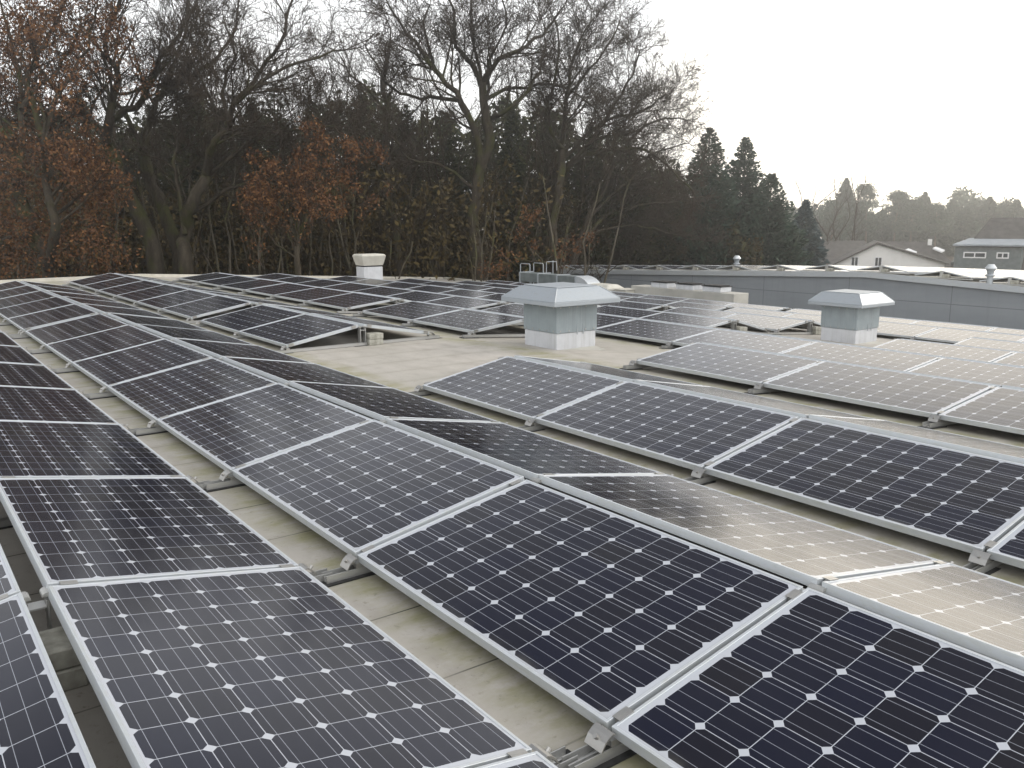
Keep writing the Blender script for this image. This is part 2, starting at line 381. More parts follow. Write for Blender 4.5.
pa.hexa([(x1+.003, ynear, z1-.35), (x1+.2, ynear, z1-.35), (x1+.2, yfar(x1), z1-.35), (x1+.003, yfar(x1), z1-.35)],
        [(x1+.003, ynear, z1+.08), (x1+.2, ynear, z1+.08), (x1+.2, yfar(x1), z1+.08), (x1+.003, yfar(x1), z1+.08)])
sub(pa.build('parapet', M_BEIGE), bld)
w = MB()
w.prism([(-8.9, ynear+.1, GZ), (19.9, ynear+.1, GZ), (19.9, yfar(20.2)-.1, GZ), (4.6, yfar(4.6)-.1, GZ), (-8.9, yfar(-9)-.1, GZ)], (0, 0, 6.5-1.45))
sub(w.build('wall', M_WALL), bld)

# ------------------------------------------------------------------ solar modules
TILT, H0, FD = 0.17857, 0.10, 0.040
fr = MB(); LIP = .012
fr.box(0, PL, 0, LIP, -FD, 0); fr.box(0, PL, PW-LIP, PW, -FD, 0)
fr.box(0, LIP, LIP, PW-LIP, -FD, 0); fr.box(PL-LIP, PL, LIP, PW-LIP, -FD, 0)
ME_FRAME = fr.mesh('frame', M_FRAME, bevel=.0012)
gl = MB(); gl.v = [(LIP, LIP, -.0025), (PL-LIP, LIP, -.0025), (PL-LIP, PW-LIP, -.0025), (LIP, PW-LIP, -.0025)]; gl.f = [(0,1,2,3)]; gl.m = [0]
gl.v += [(LIP, LIP, -.008), (PL-LIP, LIP, -.008), (PL-LIP, PW-LIP, -.008), (LIP, PW-LIP, -.008)]; gl.f.append((7,6,5,4)); gl.m.append(1)
ME_GLASS = bpy.data.meshes.new('cell_sheet'); ME_GLASS.from_pydata(gl.v, [], gl.f); ME_GLASS.materials.append(M_CELL); ME_GLASS.materials.append(M_BACK)
ME_GLASS.polygons.foreach_set('material_index', gl.m)
npan = [0]
def panel(origin, xax, yax, label, group):
    x = Vector(xax).normalized(); y = Vector(yax).normalized(); z = x.cross(y).normalized(); y = z.cross(x)
    # tiny mounting tolerances
    o = bpy.data.objects.new('solar_panel', None); COL.objects.link(o); o.empty_display_size = .2
    Mx = Matrix.Identity(4)
    for i in range(3): Mx[i][0], Mx[i][1], Mx[i][2], Mx[i][3] = x[i], y[i], z[i], origin[i]
    Mx = Mx @ Matrix.Rotation(random.gauss(0, .0022), 4, 'X') @ Matrix.Rotation(random.gauss(0, .0016), 4, 'Y')
    o.matrix_world = Mx
    tag(o, label, 'solar panel', group)
    link_mesh('frame', ME_FRAME, o); link_mesh('cell_sheet', ME_GLASS, o)
    npan[0] += 1
    return o

GAP = 0.0886; STEP = 1.67
# one entry per double row: X of its low edge, fall of the roof there, list of blocks (Y start, number of modules, block word)
RIDGES = [
 (-2.295, -.004, 0.0,   [(-1.63, 8, 'near'), (11.86, 5, 'far')]),
 (0.0,    0.0,   0.0,   [(-1.67, 8, 'near'), (11.88, 5, 'far')]),
 (2.334, -.004,  0.0,   [(-1.70, 4, 'near'), (8.17, 2, 'middle'), (12.0, 6, 'far')]),
 (4.9975, 0.0,  .0700,  [(-1.80, 4, 'near'), (8.05, 2, 'middle'), (12.0, 6, 'far')]),
 (7.33,   0.0,  SL,     [(-1.85, 8, 'near'), (11.9, 7, 'far')]),
 (9.66,   0.0,  SL,     [(-.02, 3, 'near'), (8.08, 2, 'middle'), (11.9, 7, 'far')]),
 (11.99,  0.0,  SL,     [(-.02, 3, 'near'), (8.08, 2, 'middle'), (11.9, 7, 'far')]),
 (14.32,  0.0,  SL,     [(-.02, 7, 'near'), (11.9, 7, 'far')]),
 (16.65,  0.0,  SL,     [(1.6, 6, 'near'), (11.9, 8, 'far')]),
]
# ballast, rails and clamps: shared meshes, local X across the row from the low edge of the left-facing slope
def rail_meshes(a, span0, span1):
    tA, tB = TILT-a, TILT+a
    ca, sa, cb, sb = math.cos(tA), math.sin(tA), math.cos(tB), math.sin(tB)
    gz = lambda x: -a*x
    r = MB()
    def slab(x0, x1, y0, y1, h0, h1, mb):
        mb.hexa([(x0,y0,gz(x0)+h0),(x1,y0,gz(x1)+h0),(x1,y1,gz(x1)+h0),(x0,y1,gz(x0)+h0)], [(x0,y0,gz(x0)+h1),(x1,y0,gz(x1)+h1),(x1,y1,gz(x1)+h1),(x0,y1,gz(x0)+h1)])
    slab(span0, span1, -.030, .030, .008, .014, r)
    slab(span0, span1, -.030, -.026, .0145, .042, r); slab(span0, span1, .026, .030, .0145, .042, r); slab(span0, span1, -.003, .003, .0145, .03, r)
    rail = r.mesh('rail', M_ALU)
    pads = []
    for x in (span0+.10, PW*ca+.05, span1-.10):
        p = MB(); slab(x-.13, x+.13, -.052, .052, .001, .0075, p); pads.append(('rubber_pad', p.mesh('rubber_pad', M_RUBBER)))
    # foot clamp plates standing outside the low edges
    def foot(sx, x0):
        c = MB(); prof = [(-.012, .085), (-.020, .090), (-.034, .084), (-.052, .070), (-.070, .048), (-.074, .049), (-.056, .075), (-.037, .089), (-.020, .0955), (-.008, .090)]
        c.prism([(x0 + sx*px*.88, -.038, gz(x0)+pz) for px, pz in prof], (0, .076, 0))
        c.tube([(x0 + sx*-.044, 0, gz(x0)+.072), (x0 + sx*-.057, 0, gz(x0)+.086)], .008, 8)
        c.box(x0 + min(sx*-.014, sx*.03), x0 + max(sx*-.014, sx*.03), -.028, .028, gz(x0)+.0425, gz(x0)+.064)
        return c.mesh('foot_clamp', M_STEEL)
    xb = PW*ca + GAP + PW*cb
    fa = foot(1, 0.0); fb = foot(-1, xb)
    # middle clamps bridging two neighbouring modules
    def mid(x0, z0, dx, dz, s0):
        c = MB(); n = (-dz, dx)
        for s in s0:
            pts = []
            for (ss, h) in ((s, -.030), (s+.06, -.030), (s+.06, .005), (s, .005)):
                pts.append((x0+dx*ss+n[0]*h, -.0045, z0+dz*ss+n[1]*h))
            c.prism(pts, (0, .009, 0))
            pts = [(x0+dx*ss+n[0]*h, -.017, z0+dz*ss+n[1]*h) for (ss, h) in ((s, .0012), (s+.06, .0012), (s+.06, .0042), (s, .0042))]
            c.prism(pts, (0, .034, 0))
        return c
    clamps = []
    zb = H0 - a*xb
    for ss in (.03, PW-.10):
        clamps.append(('panel_clamp', mid(0, H0, ca, sa, (ss,)).mesh('panel_clamp', M_STEEL)))
        mB = MB(); q = mid(0, 0, cb, sb, (ss,)); mB.v = [(xb - x, y, zb + z) for x, y, z in q.v]; mB.f = q.f; mB.m = q.m
        clamps.append(('panel_clamp', mB.mesh('panel_clamp', M_STEEL)))
    # ridge post: a folded sheet stand with two legs
    pm = MB(); xr = PW*ca + GAP/2; zt = H0 + PW*sa - .045
    for s in (-1, 1):
        x = xr + s*.035
        pm.hexa([(x-.004,-.035,gz(xr)+.043),(x+.004,-.035,gz(xr)+.043),(x+.004,.035,gz(xr)+.043),(x-.004,.035,gz(xr)+.043)],
                [(x-.004,-.035,zt),(x+.004,-.035,zt),(x+.004,.035,zt),(x-.004,.035,zt)])
        arc = [(x + .018*math.cos(t), zt+.012+.016*math.sin(t)) for t in np.linspace(0, PI, 7)]
        pm.prism([(px, -.032, pz) for px, pz in arc], (0, .064, 0))
    pm.box(xr-.0305, xr+.0305, -.035, .035, zt-.03, zt-.024)
    post = pm.mesh('ridge_post', M_ALU)
    return [('rail', rail), ('foot_clamp', fa), ('foot_clamp', fb), ('ridge_post', post)] + pads + clamps
def block_mesh():
    b = MB(); b.box(-.10, .10, -.10, .10, 0, .076); return b.mesh('concrete_block', M_CONC, bevel=.006)
ME_BLOCK = block_mesh()
rail_cache = {}
nfr = 0
for ri, (X0, Z0, a, blocks) in enumerate(RIDGES):
    gx = lambda x: roof_z(x) if a else Z0
    key = (round(a, 4), ri == 3)
    tA, tB = TILT-a, TILT+a
    cA, sA, cB, sB = math.cos(tA), math.sin(tA), math.cos(tB), math.sin(tB)
    zl = (roof_z(X0) if a else Z0) + H0
    if ri == 3: zl = H0 - .027
    xr = X0 + PW*cA; zr = zl + PW*sA
    xb = xr + GAP + PW*cB; zb = zr - PW*sB
    rw = ORD[ri+1]
    if key not in rail_cache: rail_cache[key] = rail_meshes(a, -.16, PW*cA+GAP+PW*cB+.14)
    for (Y0, n, bw) in blocks:
        kept = [[], []]
        for k in range(n):
            y0 = Y0 + k*STEP + .01; y1 = y0 + PL
            cA_pts = [(X0, y0, zl), (X0, y1, zl), (xr, y0, zr), (xr, y1, zr)]
            cB_pts = [(xr+GAP, y0, zr), (xr+GAP, y1, zr), (xb, y0, zb), (xb, y1, zb)]
            if in_view(cA_pts): kept[0].append((y0, y1))
            if in_view(cB_pts): kept[1].append((y0, y1))
        for j, (y0, y1) in enumerate(kept[0]):
            panel((X0, y1, zl), (0, -1, 0), (cA, 0, sA), 'solar panel %s from the front on left-facing slope, %s ridge from left, %s block' % (ORD[j+1], rw, bw), 'solar panels on the left-facing slopes')
        for j, (y0, y1) in enumerate(kept[1]):
            panel((xb, y0, zb), (0, 1, 0), (-cB, 0, sB), 'solar panel %s from the front on right-facing slope, %s ridge from left, %s block' % (ORD[j+1], rw, bw), 'solar panels on the right-facing slopes')
        c = 0
        for k in range(n+1):
            y = Y0 + k*STEP
            gz0 = zl - H0
            if not in_view([(X0-.1, y, gz0), (xr, y, zr), (xb+.1, y, zb)], 60): continue
            c += 1
            D = np.dot(np.array([X0, y, 0]) - CAM, [.611, .791, 0])
            fo = empty('mounting_frame', (X0, y, gz0), 'aluminium rail and clamps, joint %s from front, %s ridge from left, %s block' % (ORD[c], rw, bw), 'mounting frame', 'mounting frames under the panels')
            for nm, me in rail_cache[key]:
                link_mesh(nm, me, fo)
            nfr += 1
            # ballast blocks under the ridge
            if (k in (0, n)) or (ri < 2 and k % 2 == 0 and D < 9):
                nb = 2
                for b in range(nb):
                    xo = xr + GAP/2 + (.16 if k in (0, n) else .0)
                    yo = y + (.0 if k in (0, n) else -.22)
                    bo = link_mesh('concrete_block', ME_BLOCK, None, (xo + random.uniform(-.004, .004), yo + random.uniform(-.006, .006), gz0 - a*(xo-X0) + .003 + b*.0775 + (.0 if k not in (0, n) else .0)))
                    bo.rotation_euler = (0, a, random.uniform(-.04, .04))
                    tag(bo, '%s grey concrete ballast block under %s ridge from left, %s block, joint %s from front' % (('lower', 'upper')[b], rw, bw, ORD[c]), 'concrete block', 'concrete ballast blocks')
print('panels', npan[0], 'frames', nfr)

# ------------------------------------------------------------------ roof ventilators
def hooded_vent(cx, cy, gz, s, h1, h2, hood, top, hh, label, rz=0.0):
    e = empty('roof_ventilator', (cx, cy, gz), label, 'roof ventilator', None, rz)
    b = MB(); b.box(-s, s, -s, s, -.12, h1); b.build('base', M_WHITE, e, bevel=.006)
    b = MB(); q = s+.012; b.box(-q, q, -q, q, h1+.002, h2)
    b.build('body', M_UPGREY, e, bevel=.006)
    sm = MB(); 
    for (x, y) in ((0, -q-.004), (q*.3, -q-.004)): sm.box(x-.006, x+.006, y-.003, y+.003, h1-.03, h1+.1)
    sm.build('bracket', M_ZINC, e)
    f = MB(); f.box(-hood, hood, -hood, hood, h2+.002, h2+.055); f.build('hood_rim', M_ZINC, e, bevel=.004)
    k = MB(); z0 = h2+.057; z1 = z0+hh
    k.hexa([(-hood,-hood,z0),(hood,-hood,z0),(hood,hood,z0),(-hood,hood,z0)], [(-top,-top,z1),(top,-top,z1),(top,top,z1),(-top,top,z1)])
    k.build('hood', M_ZINC, e, bevel=.006)
    k = MB(); t = top-.015; k.box(-t, t, -t, t, z1+.002, z1+.012); k.build('hood_cap', M_ZINC, e, bevel=.003)
    k = MB(); t = s+.10; k.hexa([(-t,-t,-.02),(t,-t,-.02),(t,t,-.02),(-t,t,-.02)], [(-s-.004,-s-.004,.03),(s+.004,-s-.004,.03),(s+.004,s+.004,.03),(-s-.004,s+.004,.03)]); k.build('flashing', M_ROOF if False else M_BEIGEDK, e)
    k = MB()
    for sx in (-1, 1):
        for sy in (-1, 1):
            k.tube([(sx*(hood-.004), sy*(hood-.004), z0+.004), (sx*(top+.002), sy*(top+.002), z1)], .007, 5)
    k.build('hood_seams', M_ZINC, e)
    k = MB()
    for i in range(5):
        w_ = -q + .06 + i*(2*q-.12)/4
        for hh_ in (h1+.03, h2-.04):
            k.box(w_-.008, w_+.008, -q-.006, -q-.001, hh_-.008, hh_+.008); k.box(-q-.006, -q-.001, w_-.008, w_+.008, hh_-.008, hh_+.008)
    k.build('rivets', M_STEEL, e)
    return e
VENTS = 1
hooded_vent(5.64, 6.93, roof_z(5.6)-.01, .335, .24, .61, .56, .36, .155, 'grey ventilator with wide sloping metal hood, nearest one, in front of the open roof', 0)
hooded_vent(12.42, 6.87, roof_z(12.4)-.01, .345, .27, .68, .53, .36, .17, 'grey hooded metal ventilator at right, in front of the long grey wall')
vx_, vy_ = 11.85, 24.25; gz = roof_z(vx_)
e = empty('roof_ventilator', (vx_, vy_, gz), 'square white ventilator with flared beige top at the back of the roof', 'roof ventilator')
b = MB(); b.box(-.35, .35, -.28, .28, -.1, .60); b.build('base', M_WHITE, e, bevel=.01)
b = MB(); b.box(-.31, .31, -.25, .25, .602, .64); b.build('vent_slot', M_DARKFLUE, e)
b = MB(); b.hexa([(-.36,-.29,.642),(.36,-.29,.642),(.36,.29,.642),(-.36,.29,.642)], [(-.45,-.36,.96),(.45,-.36,.96),(.45,.36,.96),(-.45,.36,.96)]); b.build('flared_top', M_BEIGE, e, bevel=.01)
b = MB(); b.hexa([(-.45,-.36,.962),(.45,-.36,.962),(.45,.36,.962),(-.45,.36,.962)], [(-.40,-.31,1.02),(.40,-.31,1.02),(.40,.31,1.02),(-.40,.31,1.02)]); b.build('lid', M_BEIGE, e, bevel=.01)

# long box with three vents, skylight, duct and ladder at the far right roof edge
e = empty('vent_box', (19.4, 17.1, roof_z(19.4)), 'long grey box with three white capped vents before the grey wall', 'vent box')
b = MB(); b.box(-.35, .35, -2.35, 2.0, -.1, .50); b.build('housing', M_BEIGEDK, e, bevel=.01)
for yy in (-1.4, -.3, .8):
    c = MB(); c.box(-.26, .26, yy-.36, yy+.36, .502, .66); co = c.build('vent_cap', M_WHITE, e, bevel=.01)
    c = MB(); c.box(-.28, .28, yy-.38, yy+.38, .663, .685); c.box(-.25, .25, yy-.30, yy+.30, .6855, .705); c.build('lid', M_DARKFLUE, co)
e = empty('skylight', (18.95, 20.3, roof_z(19)), 'small beige roof skylight with rounded lid beside the silver duct', 'skylight')
b = MB(); b.box(-.5, .5, -.75, .75, -.1, .32); b.build('curb', M_BEIGEDK, e, bevel=.01)
b = MB(); b.hexa([(-.42,-.62,.322),(.42,-.62,.322),(.42,.62,.322),(-.42,.62,.322)], [(-.25,-.42,.46),(.25,-.42,.46),(.25,.42,.46),(-.25,.42,.46)]); b.build('dome', M_BEIGE, e, bevel=.03)
e = empty('control_box', (18.95, 19.2, roof_z(19)), 'pale plain box on the roof between skylight and long vent box', 'box')
b = MB(); b.box(-.3, .3, -.26, .26, -.1, .33); b.build('housing', M_BEIGE, e, bevel=.01)
b = MB(); b.box(-.33, .33, -.29, .29, .332, .355); b.build('lid', M_BEIGE, e, bevel=.005)
# duct
ty = roof_z(19.5)
e = empty('ventilation_duct', (19.5, 22.1, ty), 'dark rectangular duct with bright silver quarter-round elbow behind nearest ventilator', 'duct')
b = MB(); b.box(-.3, .3, .02, 3.4, .30, .64); b.build('duct_run', M_SLATE, e)
for yy in (.03, 1.1, 2.25, 3.4):
    b = MB(); b.box(-.335, .335, yy-.03, yy+.03, .27, .67); b.build('flange', M_ZINC, e)
el = MB(); n = 10; R1, R2 = 1.0, .62; cyy, czz = -.003, -.34
prev = None
for i in range(n):
    t0, t1 = PI/2*i/n, PI/2*(i+1)/n
    def q(r, t, x): return (x, cyy - r*math.sin(t), czz + r*math.cos(t))
    el.hexa([q(R2,t0,-.31), q(R2,t0,.31), q(R2,t1,.31), q(R2,t1,-.31)], [q(R1,t0,-.31), q(R1,t0,.31), q(R1,t1,.31), q(R1,t1,-.31)])
el.build('elbow', M_FRAME, e)
b = MB()
for yy in (.5, 2.8): b.box(-.25, -.2, yy-.03, yy+.03, -.1, .297); b.box(.2, .25, yy-.03, yy+.03, -.1, .297)
b.build('support', M_ZINC, e)
# ladder with hooped guard at the roof edge
lx, ly = 20.0, 25.2; lz = roof_z(20)
e = empty('access_ladder', (lx, ly, lz), 'galvanised roof ladder with hooped handrails rising above roof edge before trees', 'ladder')
b = MB()
for k in (-1, 1):
    b.tube([(k*.34-.2, 0, -3.2), (k*.34-.2, 0, .98), (k*.34-.2, .03, 1.02), (k*.34-.2, .58, 1.02), (k*.34-.2, .62, .98), (k*.34-.2, .62, .1)], .019, 6)
b.build('handrail', M_ZINC, e)
b = MB()
for z in np.arange(-3.0, .2, .28): b.tube([(-.54, 0, z), (.14, 0, z)], .015, 5)
b.build('rungs', M_ZINC, e)
b = MB()
b.tube([(.55, .3, -.05), (.55, .3, 1.04), (.58, .3, 1.06), (1.0, .2, 1.06), (1.02, .2, .7)], .019, 6)
b.tube([(.9, .3, -.05), (.9, .3, 1.1)], .02, 6)
b.build('cage_hoop', M_ZINC, e)

# ------------------------------------------------------------------ second hall with its own panels
HX, HAY = 29.0, 16.4
HSX = -.052; HD = 14.5
def hz(y, x=29.0): return -.47 - .0405*abs(y-HAY) + HSX*(x-29.0)
hall = empty('industrial_hall', (HX+14, HAY, GZ), 'long low hall with blue-grey panel wall and solar panels on top', 'building')
HY0, HY1 = -22, 35.4
m = MB()
for y0, y1 in ((HY0, HAY), (HAY, HY1)):
    m.hexa([(HX,y0,GZ),(HX+HD,y0,GZ),(HX+HD,y1,GZ),(HX,y1,GZ)], [(HX,y0,hz(y0)),(HX+HD,y0,hz(y0,HX+HD)),(HX+HD,y1,hz(y1,HX+HD)),(HX,y1,hz(y1))])
sub(m.build('wall', M_WALL), hall)
m = MB()
for (y0, y1) in ((HY0, HAY), (HAY, HY1)):
    q = [(HX-.06,y0),(HX+HD,y0),(HX+HD,y1),(HX-.06,y1)]
    m.hexa([(x,y,hz(y,x)+.003) for x,y in q], [(x,y,hz(y,x)+.02) for x,y in q])
sub(m.build('roof', M_BEIGE), hall)
m = MB()
for (y0, y1) in ((HY0, HAY), (HAY, HY1)):
    m.hexa([(HX-.1,y0,hz(y0)-.16),(HX-.063,y0,hz(y0)-.16),(HX-.063,y1,hz(y1)-.16),(HX-.1,y1,hz(y1)-.16)], [(HX-.1,y0,hz(y0)+.05),(HX-.063,y0,hz(y0)+.05),(HX-.063,y1,hz(y1)+.05),(HX-.1,y1,hz(y1)+.05)])
sub(m.build('coping', M_FRAME), hall)
c_, s_ = math.cos(TILT), math.sin(TILT)
far = MB(); nrow = 0
peaks = [16.07 + 2.336*i for i in range(-7, 9)]
vis = [p for p in peaks if in_view([(HX+.5, p, hz(p))], 40)]
for pi_, yp in enumerate(reversed(vis)):
    zr_ = hz(yp) + .32
    yl, yr_ = yp - GAP/2 - PW*c_, yp + GAP/2 + PW*c_
    x0 = HX + .45
    for k in range(8):
        xa, xb_ = x0 + k*STEP, x0 + k*STEP + PL; dzx = HSX*(xa-29); dzy = HSX*(xb_-29)
        if k < 2:
            panel((xa, yl, zr_-PW*s_+dzx), (1,0,HSX), (0,c_,s_), 'bright panel, %s back from hall wall, right slope, %s hall roof ridge from left' % (ORD[k+1], ORD[pi_+1]), 'solar panels on the hall roof')
            panel((xb_, yr_, zr_-PW*s_+dzy), (-1,0,-HSX), (0,-c_,s_), 'bright panel, %s back from hall wall, left slope, %s hall roof ridge from left' % (ORD[k+1], ORD[pi_+1]), 'solar panels on the hall roof')
        else:
            for (ya, yb_) in ((yl, yp-GAP/2), (yr_, yp+GAP/2)):
                za, zb_ = zr_-PW*s_, zr_
                far.hexa([(xa,ya,za-.04+dzx),(xb_,ya,za-.04+dzy),(xb_,yb_,zb_-.04+dzy),(xa,yb_,zb_-.04+dzx)], [(xa,ya,za+dzx),(xb_,ya,za+dzy),(xb_,yb_,zb_+dzy),(xa,yb_,zb_+dzx)])
    fo = empty('mounting_frame', (x0-.05, yp, hz(yp)), 'end support with pale block under %s ridge from left on the hall roof' % ORD[pi_+1], 'mounting frame', 'mounting frames on the hall roof')
    b = MB(); b.box(0, .04, -PW-.12, PW+.12, .022, .06); b.build('rail', M_ALU, fo)
    b = MB(); b.box(0, .05, -.06, .06, .062, .30); b.build('ridge_post', M_ALU, fo)
    bo = link_mesh('concrete_block', ME_BLOCK, None, (x0+.0, yp-.16, hz(yp)+.063)); bo.scale = (1, 1.2, 1.6)
    tag(bo, 'pale concrete block under %s ridge from left on the hall roof' % ORD[pi_+1], 'concrete block', 'concrete blocks on the hall roof')
tag(far.build('solar_panels', M_FRAME if False else M_CELL), 'rest of the solar panels farther back on the hall roof', 'solar panels', None, 'stuff')
print('panels incl hall', npan[0])
def cowl(x, y, z, s, label):
    e = empty('vent_cowl', (x, y, z), label, 'vent pipe')
    b = MB(); b.lathe(0, 0, [(.13*s,-.05),(.13*s,.30*s)], 16); b.build('pipe', M_ZINC, e, smooth=False)
    b = MB(); b.lathe(0, 0, [(.14*s,.301*s),(.21*s,.34*s),(.21*s,.38*s),(.13*s,.42*s),(.16*s,.56*s),(.22*s,.66*s)], 16); b.build('collar', M_ZINC, e)
    b = MB(); b.lathe(0, 0, [(.25*s,.662*s),(.25*s,.69*s),(.13*s,.86*s),(.02*s,.865*s)], 16); b.build('cap', M_FRAME, e)
cowl(30.4, 23.7, hz(22.9)+.02, .74, 'small silver vent cowl on the hall roof in front of tall conifers')
cowl(29.3, 12.0, hz(12.0)+.02, .76, 'silver vent cowl with conical cap at hall edge, before the grey house')

# ------------------------------------------------------------------ houses far behind
def W2(px, py, D): return Vector(at(px, py, D))
FWD = np.array([-RM[0,2], -RM[1,2], 0]); FWD /= np.linalg.norm(FWD)
HEAD = math.atan2(FWD[1], FWD[0]) - PI/2      # rotation that makes local +Y look away from the camera
def house(px, D, label, turn=0.0): 
    p = at(px, 262, D); return empty('house', (p[0], p[1], GZ), label, 'house', None, HEAD-turn), p
def win(parent, x0, x1, y, z0, z1, fr=.06, nm='window'):
    f = MB(); d = .05
    f.box(x0, x1, y-d, y, z0, z0+fr); f.box(x0, x1, y-d, y, z1-fr, z1); f.box(x0, x0+fr, y-d, y, z0+fr, z1-fr); f.box(x1-fr, x1, y-d, y, z0+fr, z1-fr)
    xm = (x0+x1)/2; f.box(xm-fr/2, xm+fr/2, y-d, y, z0+fr, z1-fr)
    o = f.build(nm, M_UPVC, parent)
    g_ = MB(); g_.box(x0+fr*.5, x1-fr*.5, y-.03, y-.01, z0+fr*.5, z1-fr*.5); g_.build('pane', M_GLASS, o)
# white gabled house: gable 835..940 px at D 90
hs, p0 = house(888, 90, 'white gabled house with brown-grey roof beyond the grey hall', .36)
k = 90/FOC; zz = lambda py, D=90: CAM[2] - (py-219.5-(0))/FOC*D - GZ - .35
wl, wr = (838-888)*k, (939-888)*k
ze, zp = zz(262), zz(241); xa = (877-888)*k
b = MB(); b.prism([(wl,0,0),(wr-0.0,0,0),(wr,0,ze+.2),(xa,0,zp-.12),(wl,0,ze-.1)], (0, 8, 0)); b.build('wall', M_WALLR, hs)
# main gable roof
def slab(mb, a, b_, c, d, t=.16): mb.hexa([a, b_, c, d], [(p[0], p[1], p[2]+t) for p in (a, b_, c, d)])
rf = MB()
slab(rf, (wl-.7,-.4,ze-.45), (xa,-.4,zp), (xa,8.4,zp), (wl-.7,8.4,ze-.45))
slab(rf, (xa,-.4,zp), (wr+.4,-.4,ze+.1), (wr+.4,8.4,ze+.1), (xa,8.4,zp))
rfo = rf.build('roof', M_GREYTILE, hs)
# side wing with the ridge parallel to the picture
wx1 = (945-888)*k+.2
b = MB(); b.box(wr+.01, (978-888)*k-3, 3.0, 9, 0, ze-.6)
b.build('wing_wall', M_WALLR, hs)
rg = MB(); xe = (985-888)*k-3
rg.prism([(xa+.5, 5.8, zp-.05), (xe-3.2, 5.8, zp-.05), (xe, 2.3, ze-.55), (wr-.6, 2.3, ze-.55)], (0, .1, .12))
rgo = rg.build('wing_roof', M_GREYTILE, hs)
b = MB(); b.box(wr+.3, xe-.2, 2.25, 2.4, ze-.75, ze-.56); b.build('eaves_board', M_GUTTER, hs)
b = MB(); q = (929-888)*k; b.box(q-.2, q+.2, 5.3, 5.7, zp-.3, zp+.35); b.build('chimney', M_WALLR, rgo)
for q, dz_, y_ in ((906-888, -.75, 3.85), (932-888, -.55, 4.3)):
    b = MB(); qq = q*k; b.hexa([(qq-.1,y_,zp+dz_-.15),(qq+.75,y_-.3,zp+dz_-.5),(qq+1.1,y_+.0,zp+dz_-.35),(qq+.25,y_+.3,zp+dz_-.0)], [(qq-.1,y_,zp+dz_-.0),(qq+.75,y_-.3,zp+dz_-.35),(qq+1.1,y_+.0,zp+dz_-.2),(qq+.25,y_+.3,zp+dz_+.15)])
    b.build('roof_window', M_UPVC, rgo)
for q in (857, 879):
    x = (q-888)*k; win(hs, x-.38, x+.38, -.005, zz(264)-.0, zz(254.3), .09)
x = (930-888)*k; win(hs, x-.2, x+.25, 2.99, zz(266), zz(259.5))
# grey slate house with wide dormer at the right edge
D2 = 70; k = D2/FOC
hs, p0 = house(1018, D2, 'dark grey slate-clad house with wide flat-topped dormer at the right edge', .5)
z2 = lambda py: CAM[2] - (py-217.6)/FOC*D2 - GZ - .1
X = lambda px: (px-1010)*k
b = MB(); b.box(X(950), X(1085), 2.0, 9.5, 0, z2(262)); b.build('wall', M_SLATE, hs)
rf = MB()
rf.prism([(X(950),0.4,z2(268)), (X(1090),0.4,z2(268)), (X(1072),5.0,z2(218)), (X(983),5.0,z2(218))], (0, .12, .15))
rf.prism([(X(983),5.05,z2(218)), (X(1072),5.05,z2(218)), (X(1090),9.6,z2(268)), (X(950),9.6,z2(268))], (0, .12, .15))
rf.prism([(X(950),0.4,z2(268)), (X(983),5.0,z2(218)), (X(950),9.6,z2(268))], (.12, 0, .1))
rf.build('roof', M_GREYTILE, hs)
dm = MB(); dm.prism([(X(953),-.3,z2(272)), (X(953),-.3,z2(245.5)), (X(960),3.4,z2(240)), (X(960),3.4,z2(262))], (X(1012)-X(953), 0, 0))
dmo = dm.build('dormer', M_SLATE, hs)
b = MB(); b.prism([(X(952)-.1,-.65,z2(244.3)), (X(1015),-.65,z2(244.3)), (X(1035),3.6,z2(239)), (X(965),3.6,z2(239))], (0, 0, .14)); b.build('dormer_roof', M_LEAD, dmo)
win(dmo, X(961), X(981.5), -.31, z2(256.5), z2(250.3), .1); win(dmo, X(990.5), X(1001.5), -.31, z2(256.5), z2(250.3), .1)
# low dark roofed house left of the white one, with a brick chimney
hs, p0 = house(838, 100, 'low brown-roofed house half hidden behind the white gabled house')
k = 100/FOC; z3 = lambda py: CAM[2] - (py-219.5)/FOC*100 - GZ
b = MB(); b.box(-2.2, 4.6, 0, 6, 0, z3(262)); b.build('wall', M_BRICK, hs)
rf = MB(); rf.prism([(-2.7,-.5,z3(264)), (5,-.5,z3(264)), (4.2,3,z3(243)), (-1.2,3,z3(243))], (0, .1, .12)); rf.prism([(-1.2,3.05,z3(243)), (4.2,3.05,z3(243)), (5,6.5,z3(264)), (-2.7,6.5,z3(264))], (0, .1, .12))
ro = rf.build('roof', M_GREYTILE, hs)
b = MB(); b.box(-1.9, -1.45, 2, 2.5, z3(264), z3(238)); b.build('chimney', M_BRICK, ro)
# globe lamps standing by the conifers
for px, py, D, lb in ((760, 244, 62, 'white globe lamp on dark post before the tall conifers, left one'), (771, 244, 62, 'white globe lamp on dark post before the tall conifers, right one'), (819, 239, 66, 'white globe lamp on dark post right of the blue spruce')):
    p = at(px, py, D); e = empty('globe_lamp', (p[0], p[1], GZ), lb, 'street lamp')
    h = p[2]-GZ
    b = MB(); b.lathe(0, 0, [(.09,0),(.09,.3),(.05,.35),(.04,h-.2)], 10); b.build('pole', M_POLE, e)
    b = MB(); b.lathe(0, 0, [(.05,h-.18)] + [(.19*math.sin(t)+.001, h-.19*math.cos(t)) for t in np.linspace(.35, PI, 10)], 14); b.build('globe', M_GLOBE, e, smooth=True)

